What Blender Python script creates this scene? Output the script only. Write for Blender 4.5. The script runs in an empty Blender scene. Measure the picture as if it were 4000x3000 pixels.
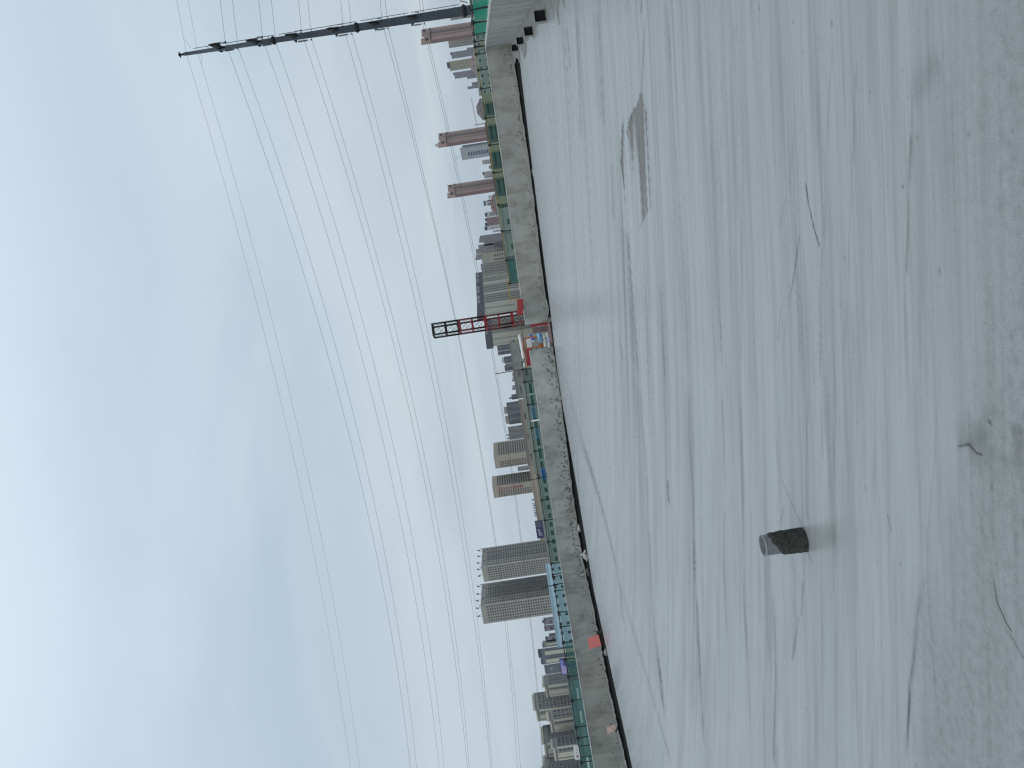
import bpy, bmesh, math, random
import numpy as np
from mathutils import Vector, Matrix
random.seed(7)
D2R = math.radians
scn = bpy.context.scene
C = scn.collection
# ------------------------------------------------------------------ camera
F_PX = 3000.0; TH = math.atan(0.148); PITCH = D2R(0.737); EYE = 1.6
ct, st, cp, sp = math.cos(TH), math.sin(TH), math.cos(PITCH), math.sin(PITCH)
FW = Vector((0, cp, sp)); DN = Vector((0, sp, -cp)); RT = Vector((1, 0, 0))
UA = RT*ct + DN*st            # towards the top of the (sideways) photograph
VA = -RT*st + DN*ct           # towards its right hand side
cam_d = bpy.data.cameras.new('camera'); cam = bpy.data.objects.new('camera', cam_d); C.objects.link(cam)
cam_d.sensor_width = 36; cam_d.lens = 27.0; cam_d.clip_start = 0.05; cam_d.clip_end = 60000
M = Matrix.Identity(4)
for i, v in enumerate((VA, UA, -FW)):
    for k in range(3): M[k][i] = v[k]
M[0][3], M[1][3], M[2][3] = 0, 0, EYE
cam.matrix_world = M
scn.camera = cam
# ------------------------------------------------------------------ world and light
def N(nt, t, **kw):
    n = nt.nodes.new(t)
    for k, v in kw.items():
        if k == 'inp':
            for a, b in v.items(): n.inputs[a].default_value = b
        else: setattr(n, k, v)
    return n
W = bpy.data.worlds.new("World"); scn.world = W; W.use_nodes = True
nt = W.node_tree; nt.nodes.clear(); L = nt.links.new
out = N(nt, 'ShaderNodeOutputWorld'); bg = N(nt, 'ShaderNodeBackground'); bg.inputs['Strength'].default_value = 0.1
sky = N(nt, 'ShaderNodeTexSky'); sky.sky_type = 'NISHITA'; sky.sun_disc = False
SUN_EL, SUN_ROT = D2R(52), D2R(200)
sky.sun_elevation = SUN_EL; sky.sun_rotation = SUN_ROT; sky.air_density = 1.0; sky.dust_density = 2.0
tc = N(nt, 'ShaderNodeTexCoord'); sep = N(nt, 'ShaderNodeSeparateXYZ'); L(tc.outputs['Generated'], sep.inputs[0])
za = N(nt, 'ShaderNodeMath', operation='MAXIMUM'); L(sep.outputs['Z'], za.inputs[0]); za.inputs[1].default_value = 0.0
zb = N(nt, 'ShaderNodeMath', operation='ADD'); L(za.outputs[0], zb.inputs[0]); zb.inputs[1].default_value = 0.16
dx = N(nt, 'ShaderNodeMath', operation='DIVIDE'); L(sep.outputs['X'], dx.inputs[0]); L(zb.outputs[0], dx.inputs[1])
dy = N(nt, 'ShaderNodeMath', operation='DIVIDE'); L(sep.outputs['Y'], dy.inputs[0]); L(zb.outputs[0], dy.inputs[1])
cmb = N(nt, 'ShaderNodeCombineXYZ'); L(dx.outputs[0], cmb.inputs[0]); L(dy.outputs[0], cmb.inputs[1])
mp = N(nt, 'ShaderNodeMapping'); L(cmb.outputs[0], mp.inputs[0]); mp.inputs['Scale'].default_value = (0.8, 1.15, 1); mp.inputs['Rotation'].default_value = (0, 0, D2R(-8)); mp.inputs['Location'].default_value = (3.1, 1.7, 0)
nz = N(nt, 'ShaderNodeTexNoise', inp={'Scale': 0.9, 'Detail': 5.0, 'Roughness': 0.50, 'Distortion': 0.5}); L(mp.outputs[0], nz.inputs['Vector'])
rp = N(nt, 'ShaderNodeValToRGB'); L(nz.outputs['Fac'], rp.inputs[0])
rp.color_ramp.elements[0].position = 0.30; rp.color_ramp.elements[0].color = (0.495, 0.598, 0.700, 1)
rp.color_ramp.elements[1].position = 0.72; rp.color_ramp.elements[1].color = (0.640, 0.725, 0.802, 1)
e_ = rp.color_ramp.elements.new(0.5); e_.color = (0.570, 0.670, 0.762, 1)
# brighter towards the zenith, as an overcast sky is, and a little greyer at the horizon
zr = N(nt, 'ShaderNodeValToRGB'); L(sep.outputs['Z'], zr.inputs[0])
els = zr.color_ramp.elements
els[0].position = 0.0; els[0].color = (0.98, 0.96, 0.935, 1)
els[1].position = 1.0; els[1].color = (1.9, 1.85, 1.75, 1)
a_ = els.new(0.14); a_.color = (1.0, 0.98, 0.95, 1)
a_ = els.new(0.28); a_.color = (0.98, 1.0, 1.0, 1)
a_ = els.new(0.5); a_.color = (1.08, 1.10, 1.14, 1)
mul = N(nt, 'ShaderNodeMix', data_type='RGBA', blend_type='MULTIPLY'); mul.inputs[0].default_value = 1.0
L(rp.outputs[0], mul.inputs[6]); L(zr.outputs[0], mul.inputs[7])
sc = N(nt, 'ShaderNodeVectorMath', operation='SCALE'); sc.inputs['Scale'].default_value = 10.0; L(mul.outputs[2], sc.inputs[0])
mx = N(nt, 'ShaderNodeMix', data_type='RGBA'); mx.inputs[0].default_value = 0.95
L(sky.outputs[0], mx.inputs[6]); L(sc.outputs[0], mx.inputs[7])
L(mx.outputs[2], bg.inputs[0]); L(bg.outputs[0], out.inputs[0])
sd = bpy.data.lights.new('sun', 'SUN'); sd.energy = 0.5; sd.angle = D2R(60); sd.color = (1.0, 0.97, 0.92)
so = bpy.data.objects.new('sun', sd); C.objects.link(so)
sdir = Vector((math.sin(SUN_ROT)*math.cos(SUN_EL), math.cos(SUN_ROT)*math.cos(SUN_EL), math.sin(SUN_EL)))
so.rotation_euler = sdir.to_track_quat('Z', 'Y').to_euler()
scn.view_settings.view_transform = 'Standard'; scn.view_settings.look = 'None'
scn.view_settings.exposure = 0; scn.view_settings.gamma = 1
scn.render.engine = 'CYCLES'; scn.cycles.filter_width = 1.3
# ------------------------------------------------------------------ measuring: photo pixel -> direction
def TE(x, y):
    a = 1500.0 - y; b = x - 2000.0
    d = FW*F_PX + UA*a + VA*b
    return d.x/d.y, d.z/d.y
def P(x, y, D):
    t, e = TE(x, y); return Vector((t*D, D, EYE + e*D))
def FL(x, y, z=0.0):
    t, e = TE(x, y); D = (z-EYE)/e; return Vector((t*D, D, z))
# ------------------------------------------------------------------ helpers
def obj(name, bm, mat=None, parent=None, smooth=False):
    me = bpy.data.meshes.new(name); bm.to_mesh(me); bm.free()
    if mat is not None:
        for m_ in (mat if isinstance(mat, (list, tuple)) else [mat]): me.materials.append(m_)
    if smooth:
        for p in me.polygons: p.use_smooth = True
    o = bpy.data.objects.new(name, me); C.objects.link(o)
    if parent: o.parent = parent
    return o
def tag(o, label, cat, group=None):
    o['label'] = label; o['category'] = cat
    if group: o['group'] = group
    return o
def thing(name, label, cat, loc=(0, 0, 0), rz=0, group=None):
    o = bpy.data.objects.new(name, None); C.objects.link(o)
    o.location = loc; o.rotation_euler = (0, 0, rz); o.empty_display_size = 0.2
    return tag(o, label, cat, group)
def struct(o): o['kind'] = 'structure'; return o
def quad(bm, *vs, uv=None, mi=0):
    f = bm.faces.new([bm.verts.new(v) for v in vs]); f.material_index = mi
    if uv:
        l = bm.loops.layers.uv.verify()
        for lp, c in zip(f.loops, uv): lp[l].uv = c
    return f
def box(bm, c, s, rz=0, R=None, mi=0):
    c = Vector(c); r = R if R is not None else Matrix.Rotation(rz, 3, 'Z')
    vs = [bm.verts.new(c + r @ Vector((s[0]*i/2, s[1]*j/2, s[2]*k/2))) for i in (-1, 1) for j in (-1, 1) for k in (-1, 1)]
    for a in ((0, 1, 3, 2), (4, 6, 7, 5), (0, 4, 5, 1), (2, 3, 7, 6), (0, 2, 6, 4), (1, 5, 7, 3)):
        f = bm.faces.new([vs[i] for i in a]); f.material_index = mi
def tube(bm, pts, r, n=8, caps=True, mi=0):
    pts = [Vector(p) for p in pts]; rings = []
    rs = r if isinstance(r, (list, tuple)) else [r]*len(pts)
    for i, p in enumerate(pts):
        d = (pts[min(i+1, len(pts)-1)] - pts[max(i-1, 0)]).normalized()
        a = d.cross(Vector((0, 0, 1)))
        if a.length < 1e-3: a = Vector((1, 0, 0))
        a.normalize(); b = d.cross(a)
        rings.append([bm.verts.new(p + (a*math.cos(6.28318*k/n) + b*math.sin(6.28318*k/n))*rs[i]) for k in range(n)])
    for A, B in zip(rings, rings[1:]):
        for k in range(n):
            f = bm.faces.new((A[k], A[(k+1) % n], B[(k+1) % n], B[k])); f.material_index = mi; f.smooth = True
    if caps:
        bm.faces.new(rings[0][::-1]).material_index = mi; bm.faces.new(rings[-1]).material_index = mi
def prism(bm, plan, z0, z1, mi=0, uvtop=None):
    """closed plan (list of xy) extruded; uv: u metres along the outline, v metres down from the top"""
    l = bm.loops.layers.uv.verify(); n = len(plan); u = 0
    for i in range(n):
        a, b = plan[i], plan[(i+1) % n]; d = math.hypot(b[0]-a[0], b[1]-a[1])
        zt = z1 if uvtop is None else uvtop
        quad(bm, (a[0], a[1], z0), (b[0], b[1], z0), (b[0], b[1], z1), (a[0], a[1], z1),
             uv=[(u, zt-z0), (u+d, zt-z0), (u+d, zt-z1), (u, zt-z1)], mi=mi)
        u += d
    bm.faces.new([bm.verts.new((p[0], p[1], z1)) for p in plan]).material_index = mi
    bm.faces.new([bm.verts.new((p[0], p[1], z0)) for p in plan][::-1]).material_index = mi
def BM(): return bmesh.new()
# ------------------------------------------------------------------ materials
def new_mat(name):
    m = bpy.data.materials.new(name); m.use_nodes = True
    b = m.node_tree.nodes['Principled BSDF']; return m, m.node_tree, b
MC = {}
def plain(name, col, rough=0.7, metal=0.0, var=0.12, scale=3.0, bump=0.0):
    if name in MC: return MC[name]
    m, nt, b = new_mat(name); L = nt.links.new
    tc = N(nt, 'ShaderNodeTexCoord'); nz = N(nt, 'ShaderNodeTexNoise', inp={'Scale': scale, 'Detail': 6.0, 'Roughness': 0.6})
    L(tc.outputs['Object'], nz.inputs['Vector'])
    r = N(nt, 'ShaderNodeValToRGB'); L(nz.outputs['Fac'], r.inputs[0])
    r.color_ramp.elements[0].position = 0.3; r.color_ramp.elements[1].position = 0.7
    r.color_ramp.elements[0].color = tuple(c*(1-var) for c in col) + (1,)
    r.color_ramp.elements[1].color = tuple(min(1, c*(1+var)) for c in col) + (1,)
    L(r.outputs[0], b.inputs['Base Color'])
    b.inputs['Roughness'].default_value = rough; b.inputs['Metallic'].default_value = metal
    if bump:
        bp = N(nt, 'ShaderNodeBump', inp={'Strength': bump, 'Distance': 0.02}); L(nz.outputs['Fac'], bp.inputs['Height']); L(bp.outputs[0], b.inputs['Normal'])
    MC[name] = m; return m
def concrete(name, col, dark=0.45, pits=0.0, lo=0.35, scale=1.4, stripes=False):
    m, nt, b = new_mat(name); L = nt.links.new
    tc = N(nt, 'ShaderNodeTexCoord')
    mp = N(nt, 'ShaderNodeMapping'); L(tc.outputs['Object'], mp.inputs[0])
    mp.inputs['Scale'].default_value = (1, 1, 1.0)
    n1 = N(nt, 'ShaderNodeTexNoise', inp={'Scale': scale, 'Detail': 8.0, 'Roughness': 0.62}); L(mp.outputs[0], n1.inputs['Vector'])
    r1 = N(nt, 'ShaderNodeValToRGB'); L(n1.outputs['Fac'], r1.inputs[0])
    r1.color_ramp.elements[0].position = 0.28; r1.color_ramp.elements[1].position = 0.62
    r1.color_ramp.elements[0].color = tuple(c*dark for c in col) + (1,)
    r1.color_ramp.elements[1].color = col + (1,)
    a = r1.color_ramp.elements.new(0.42); a.color = tuple(c*0.86 for c in col) + (1,)
    last = r1.outputs[0]
    if stripes:
        mp2 = N(nt, 'ShaderNodeMapping'); L(tc.outputs['Object'], mp2.inputs[0]); mp2.inputs['Scale'].default_value = (0.3, 0.3, 1)
        mp2.inputs['Scale'].default_value = (2.2, 2.2, 0.35)
        n3 = N(nt, 'ShaderNodeTexNoise', inp={'Scale': 2.5, 'Detail': 5.0}); L(mp2.outputs[0], n3.inputs['Vector'])
        r3 = N(nt, 'ShaderNodeValToRGB'); L(n3.outputs['Fac'], r3.inputs[0])
        r3.color_ramp.elements[0].position = 0.30; r3.color_ramp.elements[0].color = (0.72, 0.72, 0.71, 1)
        r3.color_ramp.elements[1].position = 0.50; r3.color_ramp.elements[1].color = (1, 1, 1, 1)
        q = N(nt, 'ShaderNodeMix', data_type='RGBA', blend_type='MULTIPLY'); q.inputs[0].default_value = 1; L(last, q.inputs[6]); L(r3.outputs[0], q.inputs[7]); last = q.outputs[2]
    ns = N(nt, 'ShaderNodeTexNoise', inp={'Scale': 0.9, 'Detail': 7.0, 'Roughness': 0.7}); mq = N(nt, 'ShaderNodeMapping'); L(tc.outputs['Object'], mq.inputs[0]); mq.inputs['Scale'].default_value = (1.6, 1.6, 0.55); mq.inputs['Location'].default_value = (5, 3, 1); L(mq.outputs[0], ns.inputs['Vector'])
    rs = N(nt, 'ShaderNodeValToRGB'); L(ns.outputs['Fac'], rs.inputs[0]); rs.color_ramp.elements[0].position = 0.36; rs.color_ramp.elements[0].color = (0.66, 0.64, 0.58, 1); rs.color_ramp.elements[1].position = 0.52; rs.color_ramp.elements[1].color = (1, 1, 1, 1)
    q = N(nt, 'ShaderNodeMix', data_type='RGBA', blend_type='MULTIPLY'); q.inputs[0].default_value = 0.8; L(last, q.inputs[6]); L(rs.outputs[0], q.inputs[7]); last = q.outputs[2]
    # pits and honeycombing low on the wall
    if pits > 0:
        n2 = N(nt, 'ShaderNodeTexNoise', inp={'Scale': 9.0, 'Detail': 3.0, 'Roughness': 0.55}); L(tc.outputs['Object'], n2.inputs['Vector'])
        sp_ = N(nt, 'ShaderNodeSeparateXYZ'); L(tc.outputs['Object'], sp_.inputs[0])
        mr = N(nt, 'ShaderNodeMapRange', inp={'From Min': lo, 'From Max': lo+0.45, 'To Min': 0.0, 'To Max': 0.14}); L(sp_.outputs['Z'], mr.inputs[0])
        th = N(nt, 'ShaderNodeMath', operation='ADD'); L(mr.outputs[0], th.inputs[0]); th.inputs[1].default_value = 0.60 - 0.06*pits
        gt = N(nt, 'ShaderNodeMath', operation='SUBTRACT'); L(n2.outputs['Fac'], gt.inputs[0]); L(th.outputs[0], gt.inputs[1])
        g2 = N(nt, 'ShaderNodeMapRange', inp={'From Min': 0.0, 'From Max': 0.02, 'To Min': 0.0, 'To Max': 0.85}); L(gt.outputs[0], g2.inputs[0])
        q = N(nt, 'ShaderNodeMix', data_type='RGBA'); L(g2.outputs[0], q.inputs[0]); L(last, q.inputs[6]); q.inputs[7].default_value = tuple(c*0.22 for c in col) + (1,); last = q.outputs[2]
    L(last, b.inputs['Base Color']); b.inputs['Roughness'].default_value = 0.85
    n4 = N(nt, 'ShaderNodeTexNoise', inp={'Scale': 25.0, 'Detail': 6.0}); L(tc.outputs['Object'], n4.inputs['Vector'])
    bp = N(nt, 'ShaderNodeBump', inp={'Strength': 0.4, 'Distance': 0.01}); L(n4.outputs['Fac'], bp.inputs['Height']); L(bp.outputs[0], b.inputs['Normal'])
    MC[name] = m; return m
def facade(name, wall, glass, pu=3.5, u=(0.25, 0.7), v=(0.3, 0.75), fh=3.0, margin=3.0, strip=None, off=0.0, alt=None):
    """windows laid out in metres on the wall: uv = metres along, metres down from the roof"""
    if name in MC: return MC[name]
    m, nt, b = new_mat(name); L = nt.links.new
    uvn = N(nt, 'ShaderNodeUVMap'); s = N(nt, 'ShaderNodeSeparateXYZ'); L(uvn.outputs[0], s.inputs[0])
    def M_(op, a, b_=None, c_=None):
        n = N(nt, 'ShaderNodeMath', operation=op)
        for i, x in enumerate((a, b_, c_)):
            if x is None: continue
            if isinstance(x, (int, float)): n.inputs[i].default_value = x
            else: L(x, n.inputs[i])
        return n.outputs[0]
    U = M_('ADD', M_('DIVIDE', s.outputs['X'], pu), off); V = M_('DIVIDE', s.outputs['Y'], fh)
    fu = M_('FRACT', U); fv = M_('FRACT', V)
    def band(x, lo, hi): return M_('MULTIPLY', M_('GREATER_THAN', x, lo), M_('LESS_THAN', x, hi))
    mask = M_('MULTIPLY', band(fu, *u), band(fv, *v))
    mask = M_('MULTIPLY', mask, M_('GREATER_THAN', s.outputs['Y'], margin))
    cb = N(nt, 'ShaderNodeCombineXYZ'); L(M_('FLOOR', U), cb.inputs[0]); L(M_('FLOOR', V), cb.inputs[1])
    wn = N(nt, 'ShaderNodeTexWhiteNoise', noise_dimensions='2D'); L(cb.outputs[0], wn.inputs['Vector'])
    gr = N(nt, 'ShaderNodeValToRGB'); L(wn.outputs['Value'], gr.inputs[0])
    gr.color_ramp.elements[0].color = tuple(c*0.6 for c in glass) + (1,); gr.color_ramp.elements[1].color = tuple(min(1, c*1.9) for c in glass) + (1,)
    geo = N(nt, 'ShaderNodeTexCoord'); nz = N(nt, 'ShaderNodeTexNoise', inp={'Scale': 0.08, 'Detail': 6.0, 'Roughness': 0.7}); L(geo.outputs['Object'], nz.inputs['Vector'])
    wr = N(nt, 'ShaderNodeValToRGB'); L(nz.outputs['Fac'], wr.inputs[0])
    wr.color_ramp.elements[0].position = 0.3; wr.color_ramp.elements[1].position = 0.7
    wr.color_ramp.elements[0].color = tuple(c*0.84 for c in wall) + (1,); wr.color_ramp.elements[1].color = tuple(min(1, c*1.08) for c in wall) + (1,)
    last = wr.outputs[0]
    if strip:   # (colour, lo, hi) a band of another colour running the full height of every bay
        q = N(nt, 'ShaderNodeMix', data_type='RGBA'); L(band(fu, strip[1], strip[2]), q.inputs[0]); L(last, q.inputs[6]); q.inputs[7].default_value = tuple(strip[0]) + (1,); last = q.outputs[2]
    # thin joint at every floor
    q = N(nt, 'ShaderNodeMix', data_type='RGBA', blend_type='MULTIPLY'); L(M_('MULTIPLY', M_('LESS_THAN', fv, 0.07), 0.22), q.inputs[0]); L(last, q.inputs[6]); q.inputs[7].default_value = (0, 0, 0, 1); last = q.outputs[2]
    q = N(nt, 'ShaderNodeMix', data_type='RGBA'); L(mask, q.inputs[0]); L(last, q.inputs[6]); L(gr.outputs[0], q.inputs[7])
    L(q.outputs[2], b.inputs['Base Color'])
    rr = M_('SUBTRACT', 0.85, M_('MULTIPLY', mask, 0.55)); L(rr, b.inputs['Roughness'])
    MC[name] = m; return m

GL = (0.035, 0.045, 0.06)
m_steel = plain('galvanised_steel', (0.055, 0.066, 0.082), 0.6, 0.1, 0.2, 0.6)
m_black = plain('black_fittings', (0.008, 0.009, 0.010), 0.6)
m_wire = plain('wire_metal', (0.09, 0.10, 0.115), 0.6)
m_pipe = plain('rusty_scaffold_pipe', (0.035, 0.032, 0.022), 0.7, 0, 0.5, 4)
m_yellow = plain('yellow_scaffold_pipe', (0.42, 0.27, 0.05), 0.6, 0, 0.3, 2)
m_white = plain('white_plastic', (0.72, 0.72, 0.70), 0.5)
m_red = plain('red_paint', (0.28, 0.022, 0.025), 0.6, 0, 0.25, 3)
m_redpanel = plain('red_board_paint', (0.36, 0.045, 0.05), 0.7, 0, 0.15, 2)
m_pinkboard = plain('weathered_plywood', (0.20, 0.14, 0.145), 0.8, 0, 0.25, 4)
m_orange = plain('orange_paint', (0.62, 0.19, 0.05), 0.6, 0, 0.25, 3)
m_gutter_shade = plain('gutter_shade_black', (0.006, 0.0065, 0.0065), 0.9, 0, 0.5, 3, 0.3); m_gutter_shade.node_tree.nodes['Principled BSDF'].inputs['Specular IOR Level'].default_value = 0.1  # near-black colour stands in for the shade in the gutter
m_mortar = plain('grey_mortar', (0.20, 0.195, 0.18), 0.9, 0, 0.35, 3, 0.6)
m_cap = plain('pale_coping', (0.55, 0.54, 0.50), 0.8, 0, 0.2, 2)
m_roofdark = plain('dark_roof', (0.075, 0.078, 0.090), 0.8, 0, 0.2, 0.1)
m_darkglass = plain('dark_window_glass', (0.022, 0.026, 0.034), 0.35, 0, 0.5, 0.05)
m_leaf = plain('foliage', (0.035, 0.075, 0.025), 0.8, 0, 0.5, 0.5)
m_bark = plain('bark', (0.10, 0.08, 0.06), 0.9)
def net_mat(name, cover, col):
    m, nt, b = new_mat(name); L = nt.links.new
    b.inputs['Base Color'].default_value = col + (1,); b.inputs['Roughness'].default_value = 0.8
    tr = N(nt, 'ShaderNodeBsdfTransparent'); mix = N(nt, 'ShaderNodeMixShader')
    tl = N(nt, 'ShaderNodeBsdfTranslucent'); tl.inputs[0].default_value = col + (1,)
    add = N(nt, 'ShaderNodeMixShader'); add.inputs[0].default_value = 0.5
    L(b.outputs[0], add.inputs[1]); L(tl.outputs[0], add.inputs[2])
    tc = N(nt, 'ShaderNodeTexCoord'); nz = N(nt, 'ShaderNodeTexNoise', inp={'Scale': 1.5, 'Detail': 4.0}); L(tc.outputs['Object'], nz.inputs['Vector'])
    mr = N(nt, 'ShaderNodeMapRange', inp={'From Min': 0.3, 'From Max': 0.7, 'To Min': cover*0.85, 'To Max': min(1, cover*1.15)}); L(nz.outputs['Fac'], mr.inputs[0])
    L(mr.outputs[0], mix.inputs[0]); L(tr.outputs[0], mix.inputs[1]); L(add.outputs[0], mix.inputs[2])
    L(mix.outputs[0], nt.nodes['Material Output'].inputs[0]); return m
m_net = net_mat('green_netting', 0.42, (0.014, 0.115, 0.078))
m_net_dense = net_mat('dense_green_netting', 0.93, (0.018, 0.33, 0.205))
m_net_mid = net_mat('folded_green_netting', 0.62, (0.012, 0.15, 0.10))

# ------------------------------------------------------------------ ground far below
bm = BM(); quad(bm, (-6000, -6000, -30), (6000, -6000, -30), (6000, 6000, -30), (-6000, 6000, -30))
struct(obj('ground', bm, plain('far_ground', (0.12, 0.13, 0.11), 0.9, 0, 0.4, 0.004)))

# ------------------------------------------------------------------ roof slab (screed floor)
edge_px = [(2560, 3500), (2470, 3000), (2383, 2600), (2318, 2300), (2253, 1900), (2183, 1500), (2147, 1190), (2110, 900), (2079, 650), (2049, 400), (2026, 200)]
edge = [FL(*p) for p in edge_px]
right_px = [(2032, 178), (2054, 152), (2090, 112), (2140, 48), (2172, 0)]
redge = [FL(*p) for p in right_px]
def interp_edge(t):
    pts = [(p.x/p.y, p.y) for p in edge + redge]
    pts.sort()
    ts = [q[0] for q in pts]; ds = [1/q[1] for q in pts]
    return 1/np.interp(t, ts, ds)
NC, NR = 760, 620
tt = np.linspace(-0.66, 0.505, NC)
De = interp_edge(tt)
X = np.zeros((NR, NC)); Y = np.zeros((NR, NC))
for i in range(NR):
    f = i/(NR-1); inv = (1-f)/1.95 + f*(1/De)
    Y[i] = 1/inv; X[i] = tt/inv
Z = np.zeros_like(X); S = np.zeros_like(X); Br = np.zeros_like(X); Rg = np.zeros_like(X)
rng = np.random.RandomState(3)
def vnoise(x, y, seed=0):
    xi = np.floor(x).astype(int); yi = np.floor(y).astype(int); fx = x-xi; fy = y-yi
    fx = fx*fx*(3-2*fx); fy = fy*fy*(3-2*fy)
    def h(a, b):
        n = (a*374761393 + b*668265263 + seed*1442695) & 0x7fffffff
        n = ((n ^ (n >> 13))*1274126177) & 0x7fffffff
        return ((n ^ (n >> 16)) & 0xffff)/65535.0
    return (h(xi, yi)*(1-fx)+h(xi+1, yi)*fx)*(1-fy) + (h(xi, yi+1)*(1-fx)+h(xi+1, yi+1)*fx)*fy
def fbm(x, y, o=4, seed=0):
    r = 0; a = 0.5; s = 0
    for k in range(o): r = r + a*vnoise(x*2**k, y*2**k, seed+k*17); s += a; a *= 0.5
    return r/s
def dpoly(pts):
    """distance (m) from every floor vertex to a polyline, and the position along it"""
    best = np.full(X.shape, 1e9); pos = np.zeros(X.shape); sgn = np.zeros(X.shape); n = len(pts)-1
    for k in range(n):
        ax, ay = pts[k].x, pts[k].y; bx, by = pts[k+1].x, pts[k+1].y
        dx, dy = bx-ax, by-ay; q = np.clip(((X-ax)*dx+(Y-ay)*dy)/(dx*dx+dy*dy+1e-9), 0, 1)
        d = np.hypot(X-ax-q*dx, Y-ay-q*dy); w = d < best
        best = np.where(w, d, best); pos = np.where(w, (k+q)/n, pos)
        sgn = np.where(w, np.sign((X-ax)*dy-(Y-ay)*dx), sgn)
    return best, pos, sgn
def R5(*p): return [FL(2000+a*0.904, b*0.904) for a, b in p]
def R6(*p): return [FL(2000+a*0.904, 1500+b*0.904) for a, b in p]
PSI = Y*np.exp(0.072*X)
wob = (fbm(X*1.7, Y*3.1, 3, 5)-0.5)
def line(pts, w, amt, lay='S', h=0.0, side=0.0, broken=0.22):
    """trowel line: w width in m, amt darkness, h ridge height"""
    global Z, S, Br
    d, p, sg = dpoly(pts)
    k_ = 2.2 if w <= 0.010 else 2.8 if w <= 0.016 else 3.4 if w <= 0.03 else 4.2 if w <= 0.06 else 11.0; amt = amt*(2.0 if w > 0.016 else 1.5)
    w = np.maximum(w*0.5, 0.7*k_*(X*X+Y*Y)/4800); lat = 1
    d = np.abs(d + wob*w*1.2)
    k = np.exp(-(d/w)**2)*np.clip((0.5-np.abs(p-0.5))*14, 0, 1)
    br = np.clip((0.55*fbm(X*1.1, 3/np.maximum(Y, 1)*40, 3, int(amt*1000) % 97)+0.45*fbm(X*6, PSI*30, 2, 7)-broken)*2.6, 0, 1)*np.clip(fbm(X*0.35, PSI*0, 2, int(amt*777) % 91)*2.2-0.25, 0.5, 1)
    if lay == 'S': S += k*amt*br
    else: Br += k*amt*br
    if side:
        ks = np.exp(-(d/(w*9))**2)*(sg*side > 0)*np.clip((0.5-np.abs(p-0.5))*14, 0, 1); Br += ks*amt*0.26
    Z += k*h
A = line
A(R6((240, 20), (290, 200), (380, 500), (430, 700), (470, 880), (540, 1120), (600, 1320), (660, 1540), (690, 1640)), 0.05, 0.42, broken=0.2)
A(R6((470, 880), (478, 1020)), 0.04, 0.35)
A(R5((500, 1000), (510, 1150), (525, 1350), (550, 1659)), 0.05, 0.5, side=1)
A(R6((555, 0), (565, 150), (585, 400), (595, 700), (610, 1000), (640, 1250), (660, 1450)), 0.05, 0.5, side=1)
A(R5((670, 0), (685, 250), (700, 560), (720, 800), (740, 1100), (755, 1400), (765, 1659)), 0.025, 0.42, side=1)
A(R6((770, 0), (765, 200), (785, 500), (790, 800), (805, 1050), (815, 1300), (835, 1600)), 0.04, 0.42, side=1)
A(R6((770, 100), (790, 800), (825, 1400)), 0.10, 0.20, 'B')
A(R5((985, 0), (995, 300), (1000, 700), (990, 1100), (990, 1659)), 0.014, 0.34)
A(R6((985, 0), (995, 400), (1000, 900), (1020, 1200), (1030, 1500)), 0.05, 0.5, 'B')
A(R6((1130, 900), (1140, 1250), (1130, 1650)), 0.04, 0.40, 'B')
A(R5((865, 560), (870, 860), (880, 1080), (895, 1300), (910, 1600)), 0.02, 0.34, side=1)
A(R6((905, 0), (920, 400), (915, 800), (930, 1100)), 0.02, 0.3, 'B')
A(R5((905, 350), (905, 650)), 0.016, 0.4); A(R5((900, 380), (910, 900)), 0.03, 0.25, 'B')
A(R5((1266, 780), (1285, 900), (1305, 990), (1332, 1075)), 0.009, 1.0, h=-0.003, broken=0.0)
A(R5((1250, 300), (1250, 560), (1266, 780)), 0.010, 0.18, h=0.003)
A(R5((1340, 1060), (1335, 1250), (1330, 1659)), 0.012, 0.16, h=0.004)
A(R5((1385, 200), (1365, 540), (1355, 900), (1350, 1040)), 0.012, 0.30, h=0.004)
A(R5((1490, 250), (1480, 560), (1465, 850), (1450, 1300), (1430, 1600)), 0.010, 0.30, h=0.004)
A(R5((1245, 1000), (1220, 1180), (1190, 1350), (1165, 1550)), 0.009, 0.75, h=-0.002, broken=0.2)
A(R5((1160, 1330), (1150, 1480)), 0.012, 0.5)
A(R5((1728, 400), (1728, 555)), 0.009, 0.6); A(R5((1728, 555), (1715, 900), (1705, 1200)), 0.02, 0.28, h=0.004)
A(R5((1220, 560), (1200, 800), (1150, 1000)), 0.02, 0.10, h=0.004)
A(R6((1140, 200), (1145, 330), (1162, 400)), 0.014, 0.22, h=0.003)
A(R6((1160, 400), (1200, 500), (1255, 612)), 0.008, 0.7, h=-0.002, broken=0.1)
A(R6((1175, 530), (1155, 620)), 0.010, 0.35)
A(R6((1270, 640), (1272, 720), (1300, 770)), 0.010, 0.4)
A(R6((1258, 850), (1250, 1010)), 0.010, 0.5); A(R6((1240, 1000), (1210, 1200)), 0.02, 0.3)
A(R6((1280, 30), (1270, 350), (1275, 600)), 0.008, 0.35, h=0.003)
A(R6((1420, 100), (1405, 400), (1400, 700)), 0.006, 0.3, h=0.003)
A(R6((2078, 830), (2098, 950), (2140, 1040), (2162, 1075)), 0.006, 1.0, h=-0.003, broken=0.0)
A(R6((2140, 1060), (2180, 1130), (2212, 1190)), 0.009, 0.5, h=-0.002)
A(R6((1845, 0), (1830, 330), (1800, 650), (1800, 860), (1830, 1300), (1870, 1659)), 0.012, 0.12, h=0.005)
A(R6((1790, 830), (1750, 1000), (1740, 1160), (1720, 1300), (1705, 1620)), 0.035, 0.55, broken=0.35)
A(R6((1620, 560), (1640, 640)), 0.01, 0.4)
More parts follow.
